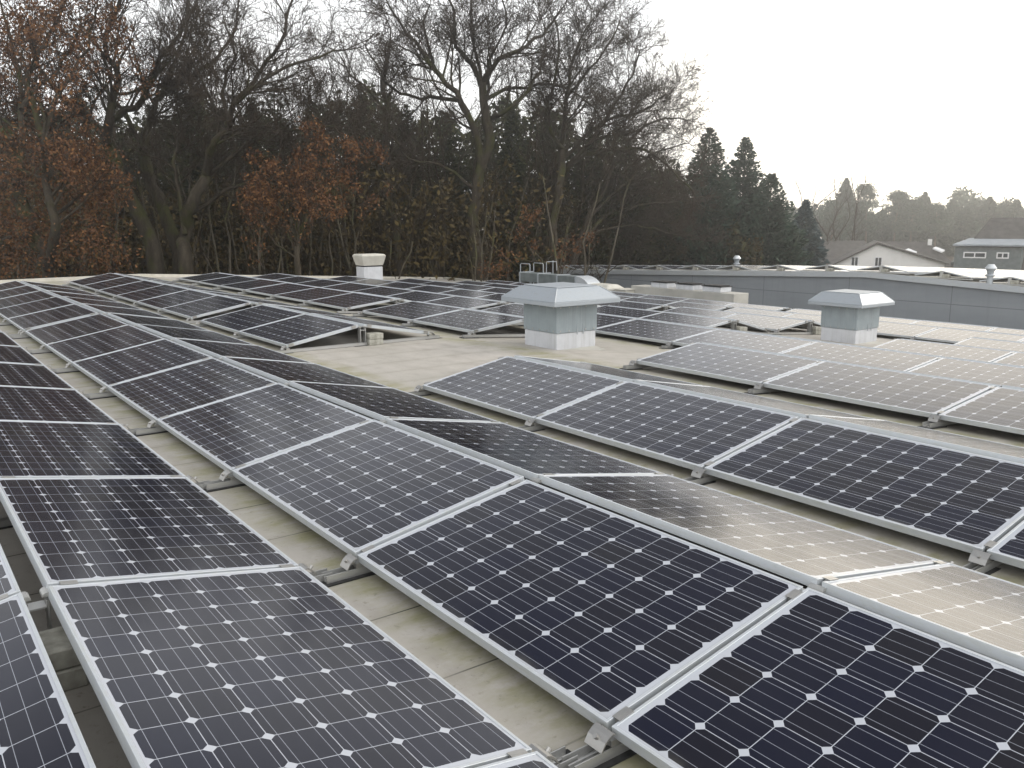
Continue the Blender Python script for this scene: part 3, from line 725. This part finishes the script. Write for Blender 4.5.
# ------------------------------------------------------------------ vegetation
def mesh_from(name, V, F, mat, smooth=False):
    me = bpy.data.meshes.new(name); V = np.asarray(V, np.float32); F = np.asarray(F, np.int32)
    me.vertices.add(len(V)); me.vertices.foreach_set('co', V.ravel())
    k = F.shape[1]; me.loops.add(F.size); me.loops.foreach_set('vertex_index', F.ravel())
    me.polygons.add(len(F)); me.polygons.foreach_set('loop_start', np.arange(0, F.size, k, dtype=np.int32))
    me.materials.append(mat); me.update(calc_edges=True)
    if smooth: me.polygons.foreach_set('use_smooth', np.ones(len(F), bool))
    return me
def frusta(name, seg, mat, n=3):
    seg = np.asarray(seg, float)      # p0(3) p1(3) r0 r1
    p0, p1, r0, r1 = seg[:, :3], seg[:, 3:6], seg[:, 6], seg[:, 7]
    d = p1-p0; d /= np.linalg.norm(d, axis=1)[:, None]+1e-9
    ref = np.where(np.abs(d[:, 2:3]) > .9, np.array([[1., 0, 0]]), np.array([[0., 0, 1]]))
    a = np.cross(d, ref); a /= np.linalg.norm(a, axis=1)[:, None]+1e-9; b = np.cross(d, a)
    N = len(seg); V = np.zeros((N, 2*n, 3))
    for j in range(n):
        t = 2*PI*j/n; o = a*math.cos(t)+b*math.sin(t)
        V[:, j] = p0+o*r0[:, None]; V[:, n+j] = p1+o*r1[:, None]
    F = np.zeros((N, n, 4), int); base = (np.arange(N)*2*n)
    for j in range(n):
        F[:, j, 0] = base+j; F[:, j, 1] = base+(j+1) % n; F[:, j, 2] = base+n+(j+1) % n; F[:, j, 3] = base+n+j
    return mesh_from(name, V.reshape(-1, 3), F.reshape(-1, 4), mat, n > 4)
def cards(name, P, size, mat, rs, aspect=.6, dirs=None, droop=None):
    P = np.asarray(P, float); N = len(P); s = np.asarray(size)*(.6+.8*rs.random(N))
    u = rs.normal(size=(N, 3)) if dirs is None else np.asarray(dirs)+.35*rs.normal(size=(N, 3))
    u /= np.linalg.norm(u, axis=1)[:, None]
    w = np.cross(u, rs.normal(size=(N, 3))); w /= np.linalg.norm(w, axis=1)[:, None]+1e-9
    u = u*s[:, None]*.5; w = w*(s*aspect)[:, None]*.5
    V = np.stack([P-u, P+w*.9-u*.1, P+u, P-w*.9-u*.1], 1)
    F = np.arange(N*4).reshape(N, 4)
    return mesh_from(name, V.reshape(-1, 3), F, mat)
def unit(v): return v/(np.linalg.norm(v)+1e-9)
class Grow:
    """collects thick limbs and thin twigs of a leafless tree"""
    def __init__(s, seed): s.r = np.random.default_rng(seed); s.thick = []; s.thin = []; s.tips = []; s.polys = []
    def put(s, p0, p1, r0, r1):
        (s.thick if r0 > .035 else s.thin).append((*p0, *(p1+(p1-p0)*.04), r0, r1))
    def limb(s, p, d, L, r, lvl, mx, up=.12, dens=1.0, wan=.22, lr=(.42, .72)):
        rs = s.r; n = max(2, int(L/(.5 if lvl < 2 else .3 if lvl < 3 else .25))); n = min(n, 9); st = L/n; d = unit(np.array(d, float)); pts = [p]; dirs = [d]
        r1 = max(r*.38, .007)
        for i in range(n):
            d = unit(d + rs.normal(size=3)*wan + np.array([0, 0, up*(.6 if lvl < 3 else .3)]))
            q = p + d*st; s.put(p, q, r+(r1-r)*i/n, r+(r1-r)*(i+1)/n); p = q; pts.append(p); dirs.append(d)
        s.tips.append(p)
        if lvl < mx: s.spawn(pts, dirs, L, r, r1, lvl, mx, up, dens, wan, lr)
    def spawn(s, pts, dirs, L, r, r1, lvl, mx, up, dens, wan, lr, t0=.22):
        rs = s.r; n = len(pts)-1
        cnt = {0: 1.8, 1: 3.0, 2: 5.0, 3: 7.0}.get(lvl, 7)*L*dens; cnt = max(2, int(cnt*(.8+.4*rs.random())))
        for j in range(cnt):
            t = t0 + (1-t0)*(j+rs.random())/cnt; i = min(int(t*n), n-1); f = t*n-i
            p = pts[i]*(1-f)+pts[i+1]*f; d = dirs[i]
            perp = unit(np.cross(d, rs.normal(size=3))); ang = rs.uniform(.45, 1.05)
            nd = unit(d*math.cos(ang)+perp*math.sin(ang)+np.array([0, 0, up]))
            rr = (r+(r1-r)*t)*rs.uniform(.42, .68)
            s.limb(p, nd, L*rs.uniform(*lr)*(1.05-.45*t), max(rr, .0075), lvl+1, mx, up, dens, wan, lr)
    def guide(s, pts, r0, r1, mx=4, up=.12, dens=1.0, t0=.15, sub=3, lr=(.30, .55), jit=.05, cl=None):
        rs = s.r; P = [np.array(p, float) for p in pts]; out = []
        for i in range(len(P)-1):
            a_ = P[max(i-1, 0)]; b_ = P[i]; c = P[i+1]; d = P[min(i+2, len(P)-1)]
            for k in range(sub):
                t = k/sub; out.append(.5*((2*b_)+(-a_+c)*t+(2*a_-5*b_+4*c-d)*t*t+(-a_+3*b_-3*c+d)*t**3) + rs.normal(size=3)*jit)
        out.append(P[-1]); n = len(out)-1; L = sum(np.linalg.norm(out[i+1]-out[i]) for i in range(n)); dirs = []
        for i in range(n):
            dirs.append(unit(out[i+1]-out[i]))
        dirs.append(dirs[-1]); s.tips.append(out[-1])
        s.polys.append((np.array(out), np.array([r0+(r1-r0)*(i/n)**.8 for i in range(n+1)])))
        cnt = max(2, int(2.1*L*dens)) if t0 < .5 else 0
        for j in range(cnt):
            t = t0+(1-t0)*(j+rs.random())/cnt; i = min(int(t*n), n-1); f = t*n-i; p = out[i]*(1-f)+out[i+1]*f; d = dirs[i]
            perp = unit(np.cross(d, rs.normal(size=3))); ang = rs.uniform(.5, 1.1)
            nd = unit(d*math.cos(ang)+perp*math.sin(ang)+np.array([0, 0, up]))
            ll = (cl or min(3.4, L*.5))*rs.uniform(.5, 1.0)*(1.1-.4*t)
            s.limb(p, nd, ll, max((r0+(r1-r0)*t)*rs.uniform(.3, .5), .012), 1, mx, up, dens, .16, (.42, .7))
        if t0 < .5:
            for _ in range(2): s.limb(out[-1], dirs[-1]+rs.normal(size=3)*.35, (cl or 2.0)*.8, r1*.85, 1, mx, up, dens, .2, (.42, .7))
        return out, dirs
def wood_mesh(name, g, mat, off=None, n=9, m=5, extra=()):
    # main limbs as continuous, slightly knobbly tubes, lesser branches as tapered segments
    off = np.zeros(3) if off is None else np.array(off); V = []; F = []; b = 0; rs = np.random.default_rng(3)
    for P, rad in g.polys:
        k = len(P); T = np.gradient(P, axis=0); T /= np.linalg.norm(T, axis=1)[:, None]+1e-9
        ref = np.array([1., 0, 0]) if abs(T[:, 0]).max() < .93 else np.array([.3, .1, .95]); a = np.cross(T, ref); a /= np.linalg.norm(a, axis=1)[:, None]+1e-9; c = np.cross(T, a)
        th = np.arange(n)*2*PI/n; rr = rad[:, None]*(1+.07*rs.normal(size=(k, n)))
        ring = P[:, None]-off + (a[:, None]*np.cos(th)[None, :, None]+c[:, None]*np.sin(th)[None, :, None])*rr[:, :, None]
        V.append(ring.reshape(-1, 3)); i, j = np.meshgrid(np.arange(k-1), np.arange(n), indexing='ij'); j2 = (j+1) % n
        F.append(np.stack([b+i*n+j, b+i*n+j2, b+(i+1)*n+j2, b+(i+1)*n+j], -1).reshape(-1, 4)); b += k*n
    segs = list(g.thick)+list(extra)
    if segs:
        tmp = frusta('tmp', np.array(segs)-np.array([*off, *off, 0, 0]), mat, m); nv = len(tmp.vertices); co = np.zeros(nv*3, np.float32); tmp.vertices.foreach_get('co', co)
        li = np.zeros(len(tmp.loops), np.int32); tmp.loops.foreach_get('vertex_index', li); V.append(co.reshape(-1, 3)); F.append(li.reshape(-1, 4)+b); bpy.data.meshes.remove(tmp)
    return mesh_from(name, np.vstack(V), np.vstack(F), mat, True)
def tree_thing(name, base, label, cat, group, g, bark, twig, leaves=None):
    e = empty(name, tuple(base), label, cat, group)
    off = np.array([*base, *base, 0, 0])
    link_mesh('trunk', wood_mesh('trunk', g, bark, base), e)
    if g.thin: link_mesh('twigs', frusta('twigs', np.array(g.thin)-off, twig, 3), e)
    if leaves is not None:
        P, size, mat, asp = leaves; link_mesh('leaves', cards('leaves', P-np.array(base), size, mat, g.r, asp), e)
    return e
def path(pts, D, g, jd=1.2, dj=0):           # a limb drawn through the view, with its own wander in depth
    out = []; d = D
    for i, (x, y) in enumerate(pts):
        out.append(at(x, y, d)); d += g.r.normal()*jd + dj
    return out
def ground_at(px, D):
    for _ in range(40):                       # nothing grows inside the hall: step behind it
        p = at(px, 300, D)
        if 23.5 < p[0] < 46 and p[1] < 39.5: D += 1.2
        else: break
    return np.array([p[0], p[1], GZ])
def clumps(P, n, spread, rs):
    idx = rs.integers(0, len(P), n); return P[idx]+rs.normal(size=(n, 3))*spread

# big bare oaks -----------------------------------------------------
g = Grow(11); D = 33; bs = ground_at(160, D)
t1 = [bs] + path([(157,275),(140,215),(120,178),(108,143)], D, g, .2); g.guide(t1, .34, .24, 3, dens=.25, t0=.7)
for pts, r in (([(108,143),(85,116),(60,95),(35,60),(20,20)], .17), ([(108,143),(109,110),(118,80),(105,45),(120,0),(115,-40)], .19), ([(109,120),(135,105),(150,85),(160,60),(185,20),(190,-20)], .15), ([(120,178),(95,163),(78,160)], .08)):
    g.guide(path(pts, np.linalg.norm(t1[-1]-CAM)*0+D, g, .8), r, .04, 4, .1, 1.1)
tree_thing('oak_tree', bs, 'bare oak left of centre leaning left, grey fissured trunk forking above roof', 'tree', 'bare oaks at the edge of the wood', g, M_BARK, M_TWIG)
g = Grow(12); D = 35; bs = ground_at(176, D)
t1 = [bs] + path([(180,275),(170,225),(152,185),(143,150)], D, g, .2); g.guide(t1, .30, .22, 3, dens=.25, t0=.7)
for pts, r in (([(143,150),(148,125),(158,100),(170,70),(185,35),(200,-10)], .18), ([(143,150),(128,120),(112,95),(95,75),(70,50)], .12), ([(158,100),(185,80),(215,60),(235,30),(240,-10)], .11)):
    g.guide(path(pts, D, g, .8), r, .035, 4, .1, 1.1)
tree_thing('oak_tree', bs, 'bare mossy oak in the middle of the left oak cluster, upright trunk', 'tree', 'bare oaks at the edge of the wood', g, M_BARK, M_TWIG)
g = Grow(13); D = 32; bs = ground_at(186, D)
t1 = [bs] + path([(186,275),(184,235),(192,205),(207,178)], D, g, .2); g.guide(t1, .30, .2, 3, dens=.25, t0=.7)
for pts, r in (([(207,178),(210,150),(228,128),(237,100),(264,78),(300,62),(345,50)], .17), ([(190,212),(215,198),(250,180),(290,155),(315,138)], .10), ([(184,235),(178,190),(173,160),(181,130),(176,100)], .10), ([(237,100),(262,72),(280,45),(290,8),(300,-20)], .10), ([(207,178),(240,150),(260,128),(300,128),(335,126)], .09), ([(228,128),(222,95),(232,60),(225,25)], .09)):
    g.guide(path(pts, D, g, .7), r, .03, 4, .1, 1.15)
tree_thing('oak_tree', bs, 'bare oak with mossy limbs sweeping right over the panels, rightmost of left cluster', 'tree', 'bare oaks at the edge of the wood', g, M_BARK, M_TWIG)
# central oak
g = Grow(14); D = 40; bs = ground_at(478, D)
t1 = [bs] + path([(480,275),(474,230),(478,180),(489,140),(485,112),(483,84)], D, g, .2); g.guide(t1, .34, .18, 3, dens=.2, t0=.6)
for pts, r in (([(483,84),(500,60),(528,45),(548,28),(565,5)], .15), ([(483,84),(465,55),(455,40),(452,10),(440,-20)], .15), ([(482,168),(474,135),(462,102),(440,75),(420,50),(400,25),(385,-5)], .22), ([(484,100),(515,88),(550,84),(585,98),(605,125)], .10), ([(483,84),(470,30),(478,-15)], .10), ([(462,102),(430,98),(400,95),(380,70),(365,45)], .11), ([(440,75),(425,35),(430,5)], .09), ([(489,120),(520,100),(540,70),(545,40)], .12), ([(485,112),(487,92),(490,60),(505,25),(500,-10)], .11), ([(476,190),(440,165),(410,160),(395,140)], .09)):
    g.guide(path(pts, D, g, .9), r, .03, 4, .1, 1.15)
tree_thing('oak_tree', bs, 'largest bare oak in the centre, wide forked crown against the white sky', 'tree', 'bare oaks at the edge of the wood', g, M_BARK, M_TWIG)
g = Grow(15); D = 42; bs = ground_at(556, D)
t1 = [bs] + path([(555,275),(553,230),(560,185),(562,150)], D, g, .2); g.guide(t1, .26, .17, 3, dens=.25, t0=.6)
for pts, r in (([(562,150),(566,100),(574,55),(592,20)], .14), ([(562,150),(546,120),(558,70),(555,20)], .11), ([(560,175),(592,140),(615,105),(632,75),(640,50)], .12), ([(560,170),(600,150),(640,150),(672,170),(692,190)], .11), ([(562,160),(600,125),(640,110),(665,95)], .10), ([(566,100),(590,70),(612,40),(620,15)], .08)):
    g.guide(path(pts, D, g, .9), r, .03, 4, .1, 1.2)
tree_thing('oak_tree', bs, 'bare oak right of the largest one with straight stem and fine upright twigs', 'tree', 'bare oaks at the edge of the wood', g, M_BARK, M_TWIG)
g = Grow(16); D = 53; bs = np.array([*at(572, 300, D)[:2], GZ])
t1 = [bs] + path([(572,275),(577,250),(585,238)], D, g, .15); g.guide(t1, .38, .26, 3, dens=.1, t0=.8)
for pts, r in (([(585,238),(605,217),(640,206),(668,202),(692,198)], .17), ([(577,250),(590,215),(606,190),(632,165),(662,150),(688,143)], .16), ([(585,238),(612,228),(645,228),(680,236),(700,240)], .11), ([(590,215),(625,185),(655,178),(685,170)], .12), ([(600,200),(622,150),(645,125),(672,118),(686,120)], .12), ([(572,270),(545,235),(520,220),(500,222)], .13)):
    g.guide(path(pts, D, g, .8), r, .03, 4, .04, 1.0)
tree_thing('oak_tree', bs, 'low bare oak whose branches arch right towards the tall conifers', 'tree', 'bare oaks at the edge of the wood', g, M_BARK, M_TWIG)
g = Grow(17); D = 44; bs = ground_at(400, D)
t1 = [bs] + path([(398,275),(395,220),(385,170),(388,120),(382,80)], D, g, .2); g.guide(t1, .26, .12, 4, dens=.6, t0=.4)
for pts, r in (([(388,120),(370,90),(350,75),(335,50)], .09), ([(382,80),(392,40),(380,5)], .08), ([(385,150),(360,130),(330,120),(310,100)], .08)):
    g.guide(path(pts, D, g, .9), r, .022, 4, .1, 1.0)
tree_thing('oak_tree', bs, 'slender bare oak between the left oak cluster and the largest oak', 'tree', 'bare oaks at the edge of the wood', g, M_BARK, M_TWIG)

# rusty-leaved oaks -------------------------------------------------
g = Grow(21); D = 30; bs = ground_at(48, D)
t1 = [bs] + path([(48,275),(32,235),(17,185),(12,140)], D, g, .2); g.guide(t1, .34, .22, 3, dens=.4, t0=.6)
for pts, r in (([(17,185),(20,130),(22,85),(10,40),(0,0)], .16), ([(48,270),(56,225),(46,180),(44,140),(55,100),(80,60),(95,20)], .18), ([(12,140),(-15,100),(-30,50)], .12), ([(44,140),(25,80),(45,45),(60,10),(62,-25)], .12), ([(32,235),(10,238),(-20,250)], .08), ([(56,215),(80,195),(95,190)], .07), ([(20,110),(40,85),(62,60),(85,25)], .1)):
    g.guide(path(pts, D, g, .8), r, .03, 3, .08, .8)
tips = np.array(g.tips); rs = g.r
P = clumps(tips, 21000, .18, rs)
lowP = np.array([at(rs.uniform(-20, 120), rs.uniform(150, 275), D+rs.normal()*1.5) for _ in range(90)])
P = np.vstack([P, clumps(lowP, 8500, .32, rs)])
tree_thing('oak_tree', bs, 'oak at the left edge still full of rusty brown leaves', 'tree', 'oaks with rusty leaves', g, M_BARK, M_TWIG, (P, .105, M_RUST, .65))
g = Grow(22); D = 31; bs = ground_at(296, D)
t1 = [bs] + path([(296,275),(300,240),(306,215)], D, g, .2); g.guide(t1, .13, .08, 3, dens=.8, t0=.4)
for pts, r in (([(300,240),(275,215),(255,205)], .05), ([(306,215),(325,195),(345,175),(355,160)], .05), ([(306,215),(300,180),(310,150),(335,135)], .05), ([(306,220),(335,215),(360,205)], .04), ([(300,235),(285,195),(270,180)], .04)):
    g.guide(path(pts, D, g, .5), r, .015, 3, .05, 1.2, cl=1.2)
tp = np.array(g.tips); tp = tp[g.r.random(len(tp)) < .45]; P = clumps(tp, 6200, .13, g.r)
tree_thing('oak_tree', bs, 'small oak with orange-brown leaves in front of the dark wood', 'tree', 'oaks with rusty leaves', g, M_BARK, M_TWIG, (P, .11, M_RUST, .65))
g = Grow(23); D = 36; bs = ground_at(545, D)
g.guide([bs] + path([(545,275),(535,255)], D, g, .1), .07, .04, 3, dens=.8, t0=.5)
for pts in ([(535,262),(525,240),(528,222)], [(540,265),(560,250),(575,245)], [(535,262),(510,262),(500,265)]): g.guide(path(pts, D, g, .3), .03, .01, 3, .05, 1.4, cl=.8)
P = clumps(np.array(g.tips), 900, .16, g.r)
tree_thing('shrub', bs, 'low shrub with sparse reddish leaves behind the roof ladder', 'shrub', None, g, M_BARK, M_TWIG, (P, .12, M_RUST, .65))

# evergreens --------------------------------------------------------
def conifer(name, px, ytop, D, halfw, mat, seed, label, cat, group, full=0, size=.42, power=.85, bark=M_BARK, low=.06):
    rs = np.random.default_rng(seed); bs = ground_at(px, D); H = at(px, ytop, D)[2]-GZ; Wd = halfw
    seg = []; P = []; dr = []; SZ = []
    seg.append((0,0,0, 0,0,H*.5, .22, .14)); seg.append((0,0,H*.5, 0,0,H*.97, .14, .03))
    z = H*low
    while z < H*.985:
        f = (1-z/H); Lb = Wd*(f**power)*(rs.uniform(.85, 1.1) if full else rs.uniform(.6, 1.15))+.05; lop = rs.uniform(0, 2*PI)
        for b in range(rs.integers(6, 10)+full*4):
            az = rs.uniform(0, 2*PI); L = Lb*(rs.uniform(.75, 1.1) if full else rs.uniform(.6, 1.12)*(1+.22*math.cos(az-lop))); dz = -.28*f+.22*(1-f)
            p = np.array([0, 0, z]); d = unit(np.array([math.cos(az), math.sin(az), dz])); k = max(2, int(L/.35)); st = L/k
            pts = [p]
            for i in range(k):
                p = p+d*st; d = unit(d+np.array([0, 0, .07])+rs.normal(size=3)*.06); pts.append(p)
            seg.append((*pts[0], *pts[-1], .03*f+.008, .006))
            for i in range(1, len(pts)):
                w = (1-i/len(pts))*.5+.15
                m_ = max(3, int(9*w+4))
                for _ in range(m_):
                    sd_ = np.cross(d, [0, 0, 1])*rs.normal()*w*.7*min(1, f*3+.12)
                    P.append(pts[i]+sd_+rs.normal(size=3)*.07*min(1, f*3+.2)+np.array([0, 0, -abs(rs.normal())*.10])); dr.append(unit(d+sd_*.9+np.array([0, 0, -.15]))); SZ.append(size*(.45+.65*min(1, f*2.2)))
        z += rs.uniform(.16, .30)*max(.5, H/15)
    e = empty(name, tuple(bs), label, cat, group)
    link_mesh('trunk', frusta('trunk', np.array(seg), bark, 5), e)
    link_mesh('crown', cards('crown', np.array(P), np.array(SZ), mat, rs, .40, np.array(dr)), e)
    return e
conifer('spruce_tree', 703, 126, 60, 4.9, M_SPRUCE, 31, 'tallest dark spruce, leftmost of three tall conifers', 'tree', 'three tall conifers', full=1)
conifer('spruce_tree', 738, 137, 63, 4.2, M_SPRUCE, 32, 'narrow dark spruce, middle one of three tall conifers', 'tree', 'three tall conifers', full=1, power=.8)
conifer('spruce_tree', 765, 172, 61, 4.8, M_SPRUCE, 33, 'shortest and rightmost of three tall dark conifers', 'tree', 'three tall conifers', full=1, power=.85)
conifer('spruce_tree', 800, 198, 66, 3.2, M_BLUE, 34, 'blue-grey spruce standing alone right of the tall conifers', 'tree', None, full=1, power=.85)
conifer('spruce_tree', 722, 190, 70, 3.4, M_SPRUCE, 35, 'broad dark conifer filling the gap behind the tall conifers', 'tree', None, power=.6)
# dark evergreens in the wood behind the bare oaks
ev = [(201,60,47,2.6),(262,96,48,2.2),(285,88,52,2.4),(322,104,50,2.3),(366,86,52,2.6),(412,104,50,2.4),(448,112,54,2.6),(512,100,50,2.5),(548,96,55,2.4),(590,120,56,2.8),(628,140,58,3.0),(130,95,50,2.6),(70,110,52,2.8),(165,105,54,2.5),(232,110,53,2.6),(662,175,60,2.8)]
for i, (px, yt, D, hw) in enumerate(ev):
    conifer('evergreen_tree', px, yt, D, hw, M_IVY, 50+i, 'dark evergreen tree in the wood behind the bare oaks, %s from left' % ORD[[0]+[1+sorted(v[0] for v in ev).index(px)][0:1] and 1+sorted(v[0] for v in ev).index(px)], 'tree', 'dark evergreens behind the oaks', size=.36, power=[.6, .7, .5, .65][i % 4], low=.12)

# thicket: small bare trees, five shapes copied --------------------------------
def sapling(seed, H, mx=4, spread=1.0):
    g = Grow(seed); n = 1
    for s in range(g.r.integers(2, 4)):
        a0 = g.r.uniform(0, 2*PI); lean = g.r.uniform(.05, .28)*spread
        p = [np.array([0., 0., 0.])]
        for k in range(1, 5): p.append(np.array([math.cos(a0)*lean*H*k/4, math.sin(a0)*lean*H*k/4, H*k/4])+g.r.normal(size=3)*.15)
        g.guide(p, .09, .02, mx, .2, .8, t0=.12, cl=1.9)
    return g
sap = []
for i in range(5):
    g = sapling(70+i, [8.5, 7, 10, 9, 6.5][i], 3)
    sap.append((wood_mesh('trunk', g, M_STEM, n=6), frusta('twigs', np.array(g.thin), M_TWIGD, 3)))
spots = []
rs = np.random.default_rng(5)
for i in range(44):
    px = -10 + i*17.0 + rs.uniform(-5, 5); D = rs.uniform(34, 46) if px < 620 else rs.uniform(44, 52)
    if px > 735: continue
    spots.append((px, D))
spots.sort()
for i, (px, D) in enumerate(spots):
    me = sap[int(rs.integers(0, 5))]; b0 = ground_at(px, D)
    if i < 20: wd = '%s from the left' % ORD[i+1]
    elif len(spots)-i <= 20: wd = '%s from the conifers' % ORD[len(spots)-i]
    else: wd = '%s past the centre' % ORD[max(1, i-19)]
    e = empty('bare_tree', tuple(b0), 'thin bare understorey tree at the wood edge, %s' % wd, 'tree', 'thin bare trees at the wood edge', rs.uniform(0, 6.3))
    s = rs.uniform(.85, 1.15) if px < 620 else rs.uniform(.7, .9); e.scale = (s, s, s)
    link_mesh('trunk', me[0], e); link_mesh('twigs', me[1], e)

# undergrowth and the depth of the wood: stuff ----------------------------------
rs = np.random.default_rng(9)
def wood_mass(name, n, D0, D1, topfn, label, mat, size, x0=-120, x1=760, asp=.5):
    P = []
    px = rs.uniform(x0, x1, n); DD = rs.uniform(D0, D1, n); hh = rs.random(n)**.85
    lum = np.sin(px*.11)+np.sin(px*.043+1.3)+.6*np.sin(px*.23+.7)
    for i in range(n):
        g0 = ground_at(px[i], DD[i]); top = at(px[i], topfn(px[i])+9*lum[i]+rs.normal()*4, DD[i])[2]
        P.append((g0[0], g0[1], GZ+(top-GZ)*hh[i]))
    P = np.array(P)
    tag(link_mesh(name, cards(name, P, size, mat, rs, asp)), label, 'woodland', None, 'stuff')
def top1(x):
    return np.interp(x, [-120, 0, 60, 120, 160, 200, 240, 300, 360, 420, 480, 540, 600, 640, 690, 760], [80, 108, 118, 122, 130, 112, 124, 116, 110, 118, 122, 118, 132, 160, 208, 238])
wood_mass('woodland', 80000, 56, 72, top1, 'dense dark wood filling the view behind the first trees', M_IVY, .55)
def top2(x): return np.interp(x, [-120, 0, 100, 200, 300, 400, 500, 600, 690, 760], [175, 180, 188, 190, 185, 180, 178, 190, 218, 240])
wood_mass('undergrowth', 42000, 38, 52, top2, 'brown tangle of undergrowth low in the wood', M_BROWN, .26)
# a second sheet of fine bare twigs giving the brown haze of a winter wood
g = Grow(91)
for i in range(230):
    px = rs.uniform(-60, 700); D = rs.uniform(44, 58); b0 = ground_at(px, D); H = rs.uniform(10, 17.5) if px < 600 else rs.uniform(7, 11)
    p = [b0 + np.array([rs.normal()*.25*k, rs.normal()*.25*k, H*k/4]) for k in range(5)]
    g.guide(p, .10, .02, 2, .2, 1.15, t0=.12, cl=2.6)
tag(link_mesh('woodland', wood_mesh('woodland', g, M_TWIGD, n=5, m=3, extra=g.thin)), 'mass of thin bare stems and twigs deep in the wood', 'woodland', None, 'stuff')

# pines behind the houses ---------------------------------------------------------
def pine(px, yt, D, seed, label):
    rs = np.random.default_rng(seed); bs = ground_at(px, D); H = at(px, yt, D)[2]-GZ; seg = []; P = []
    b0 = np.array([0., 0, 0]); top = np.array([rs.normal()*.4, rs.normal()*.4, H]); seg.append((*b0, *(top*.6), .22, .15)); seg.append((*(top*.6), *top, .15, .04))
    for k in range(44):
        f = rs.uniform(.33, 1.0)**.8; p = top*f; az = rs.uniform(0, 2*PI); L = (4.2*(1.08-f)+1.1)*rs.uniform(.6, 1.1)
        q = p+np.array([math.cos(az)*L, math.sin(az)*L, rs.uniform(0, .5)*L]); seg.append((*p, *q, .05, .015))
        for j in range(70):
            t = rs.uniform(.4, 1.05); P.append(p+(q-p)*t+rs.normal(size=3)*np.array([.5, .5, .35]))
    e = empty('pine_tree', tuple(bs), label, 'tree', 'pine trees behind the houses')
    link_mesh('trunk', frusta('trunk', np.array(seg), M_PINEBARK, 5), e); link_mesh('crown', cards('crown', np.array(P), .75, M_PINE, rs, .35), e)
pl = [(838,182,118),(826,205,112),(852,206,125),(862,188,116),(876,213,128),(888,192,120),(905,202,118),(916,196,126),(930,208,117),(944,204,124),(957,210,118),(968,206,130),(980,200,120),(993,204,126),(1006,203,118),(1020,216,124),(1036,206,120),(815,222,122),(898,215,140),(948,220,142),(1052,210,124),(846,222,140)]
pl = [(a_, b_, c_*1.55) for a_, b_, c_ in pl]; pl.sort()
def spr(px, yt, D, seed, label): conifer('spruce_tree', px, yt-4, D, 4.6, M_PINE, seed, label, 'tree', 'pine trees behind the houses', full=1, size=.9, power=.8)
for i, (px, yt, D) in enumerate(pl):
    (pine if i % 2 else spr)(px, yt, D, 200+i, 'hazy %s in the row behind the houses, %s' % ('pine tree' if i % 2 else 'pointed conifer', ('%s from the left' % ORD[i+1]) if i < 11 else ('%s from the right' % ORD[len(pl)-i])))
g = Grow(95)
for i in range(9):
    px = 800+i*6.5+rs.normal()*2; D = 105; b0 = ground_at(px, D); H = rs.uniform(10, 12.5)
    g.guide([b0 + np.array([rs.normal()*.3*k, rs.normal()*.3*k, H*k/4]) for k in range(5)], .14, .03, 3, .2, .8, t0=.3, cl=2.2)
tag(link_mesh('woodland', wood_mesh('woodland', g, M_TWIG, n=5, m=3, extra=g.thin)), 'hazy group of pale bare trees behind the blue-grey spruce', 'woodland', None, 'stuff')
wood_mass('woodland', 24000, 205, 235, lambda x: np.interp(x, [780, 820, 1100], [232, 209, 212]), 'far hazy belt of conifers behind the pine row', M_PINE, 1.3, 780, 1100)

# ------------------------------------------------------------------ haze
hb = MB(); hb.box(-220, 330, -60, 330, GZ-1, 20)
ho = hb.build('haze', None if False else NT('haze_air').m)
hm = ho.data.materials[0]; t = hm.node_tree; t.nodes.clear()
vo = t.nodes.new('ShaderNodeVolumePrincipled'); om = t.nodes.new('ShaderNodeOutputMaterial')
vo.inputs['Color'].default_value = (.95, .96, .96, 1); vo.inputs['Density'].default_value = .0020; vo.inputs['Anisotropy'].default_value = .8
t.links.new(vo.outputs[0], om.inputs['Volume'])
tag(ho, kind='stuff')
tag(ho, 'thin pale winter haze in the air', 'haze')
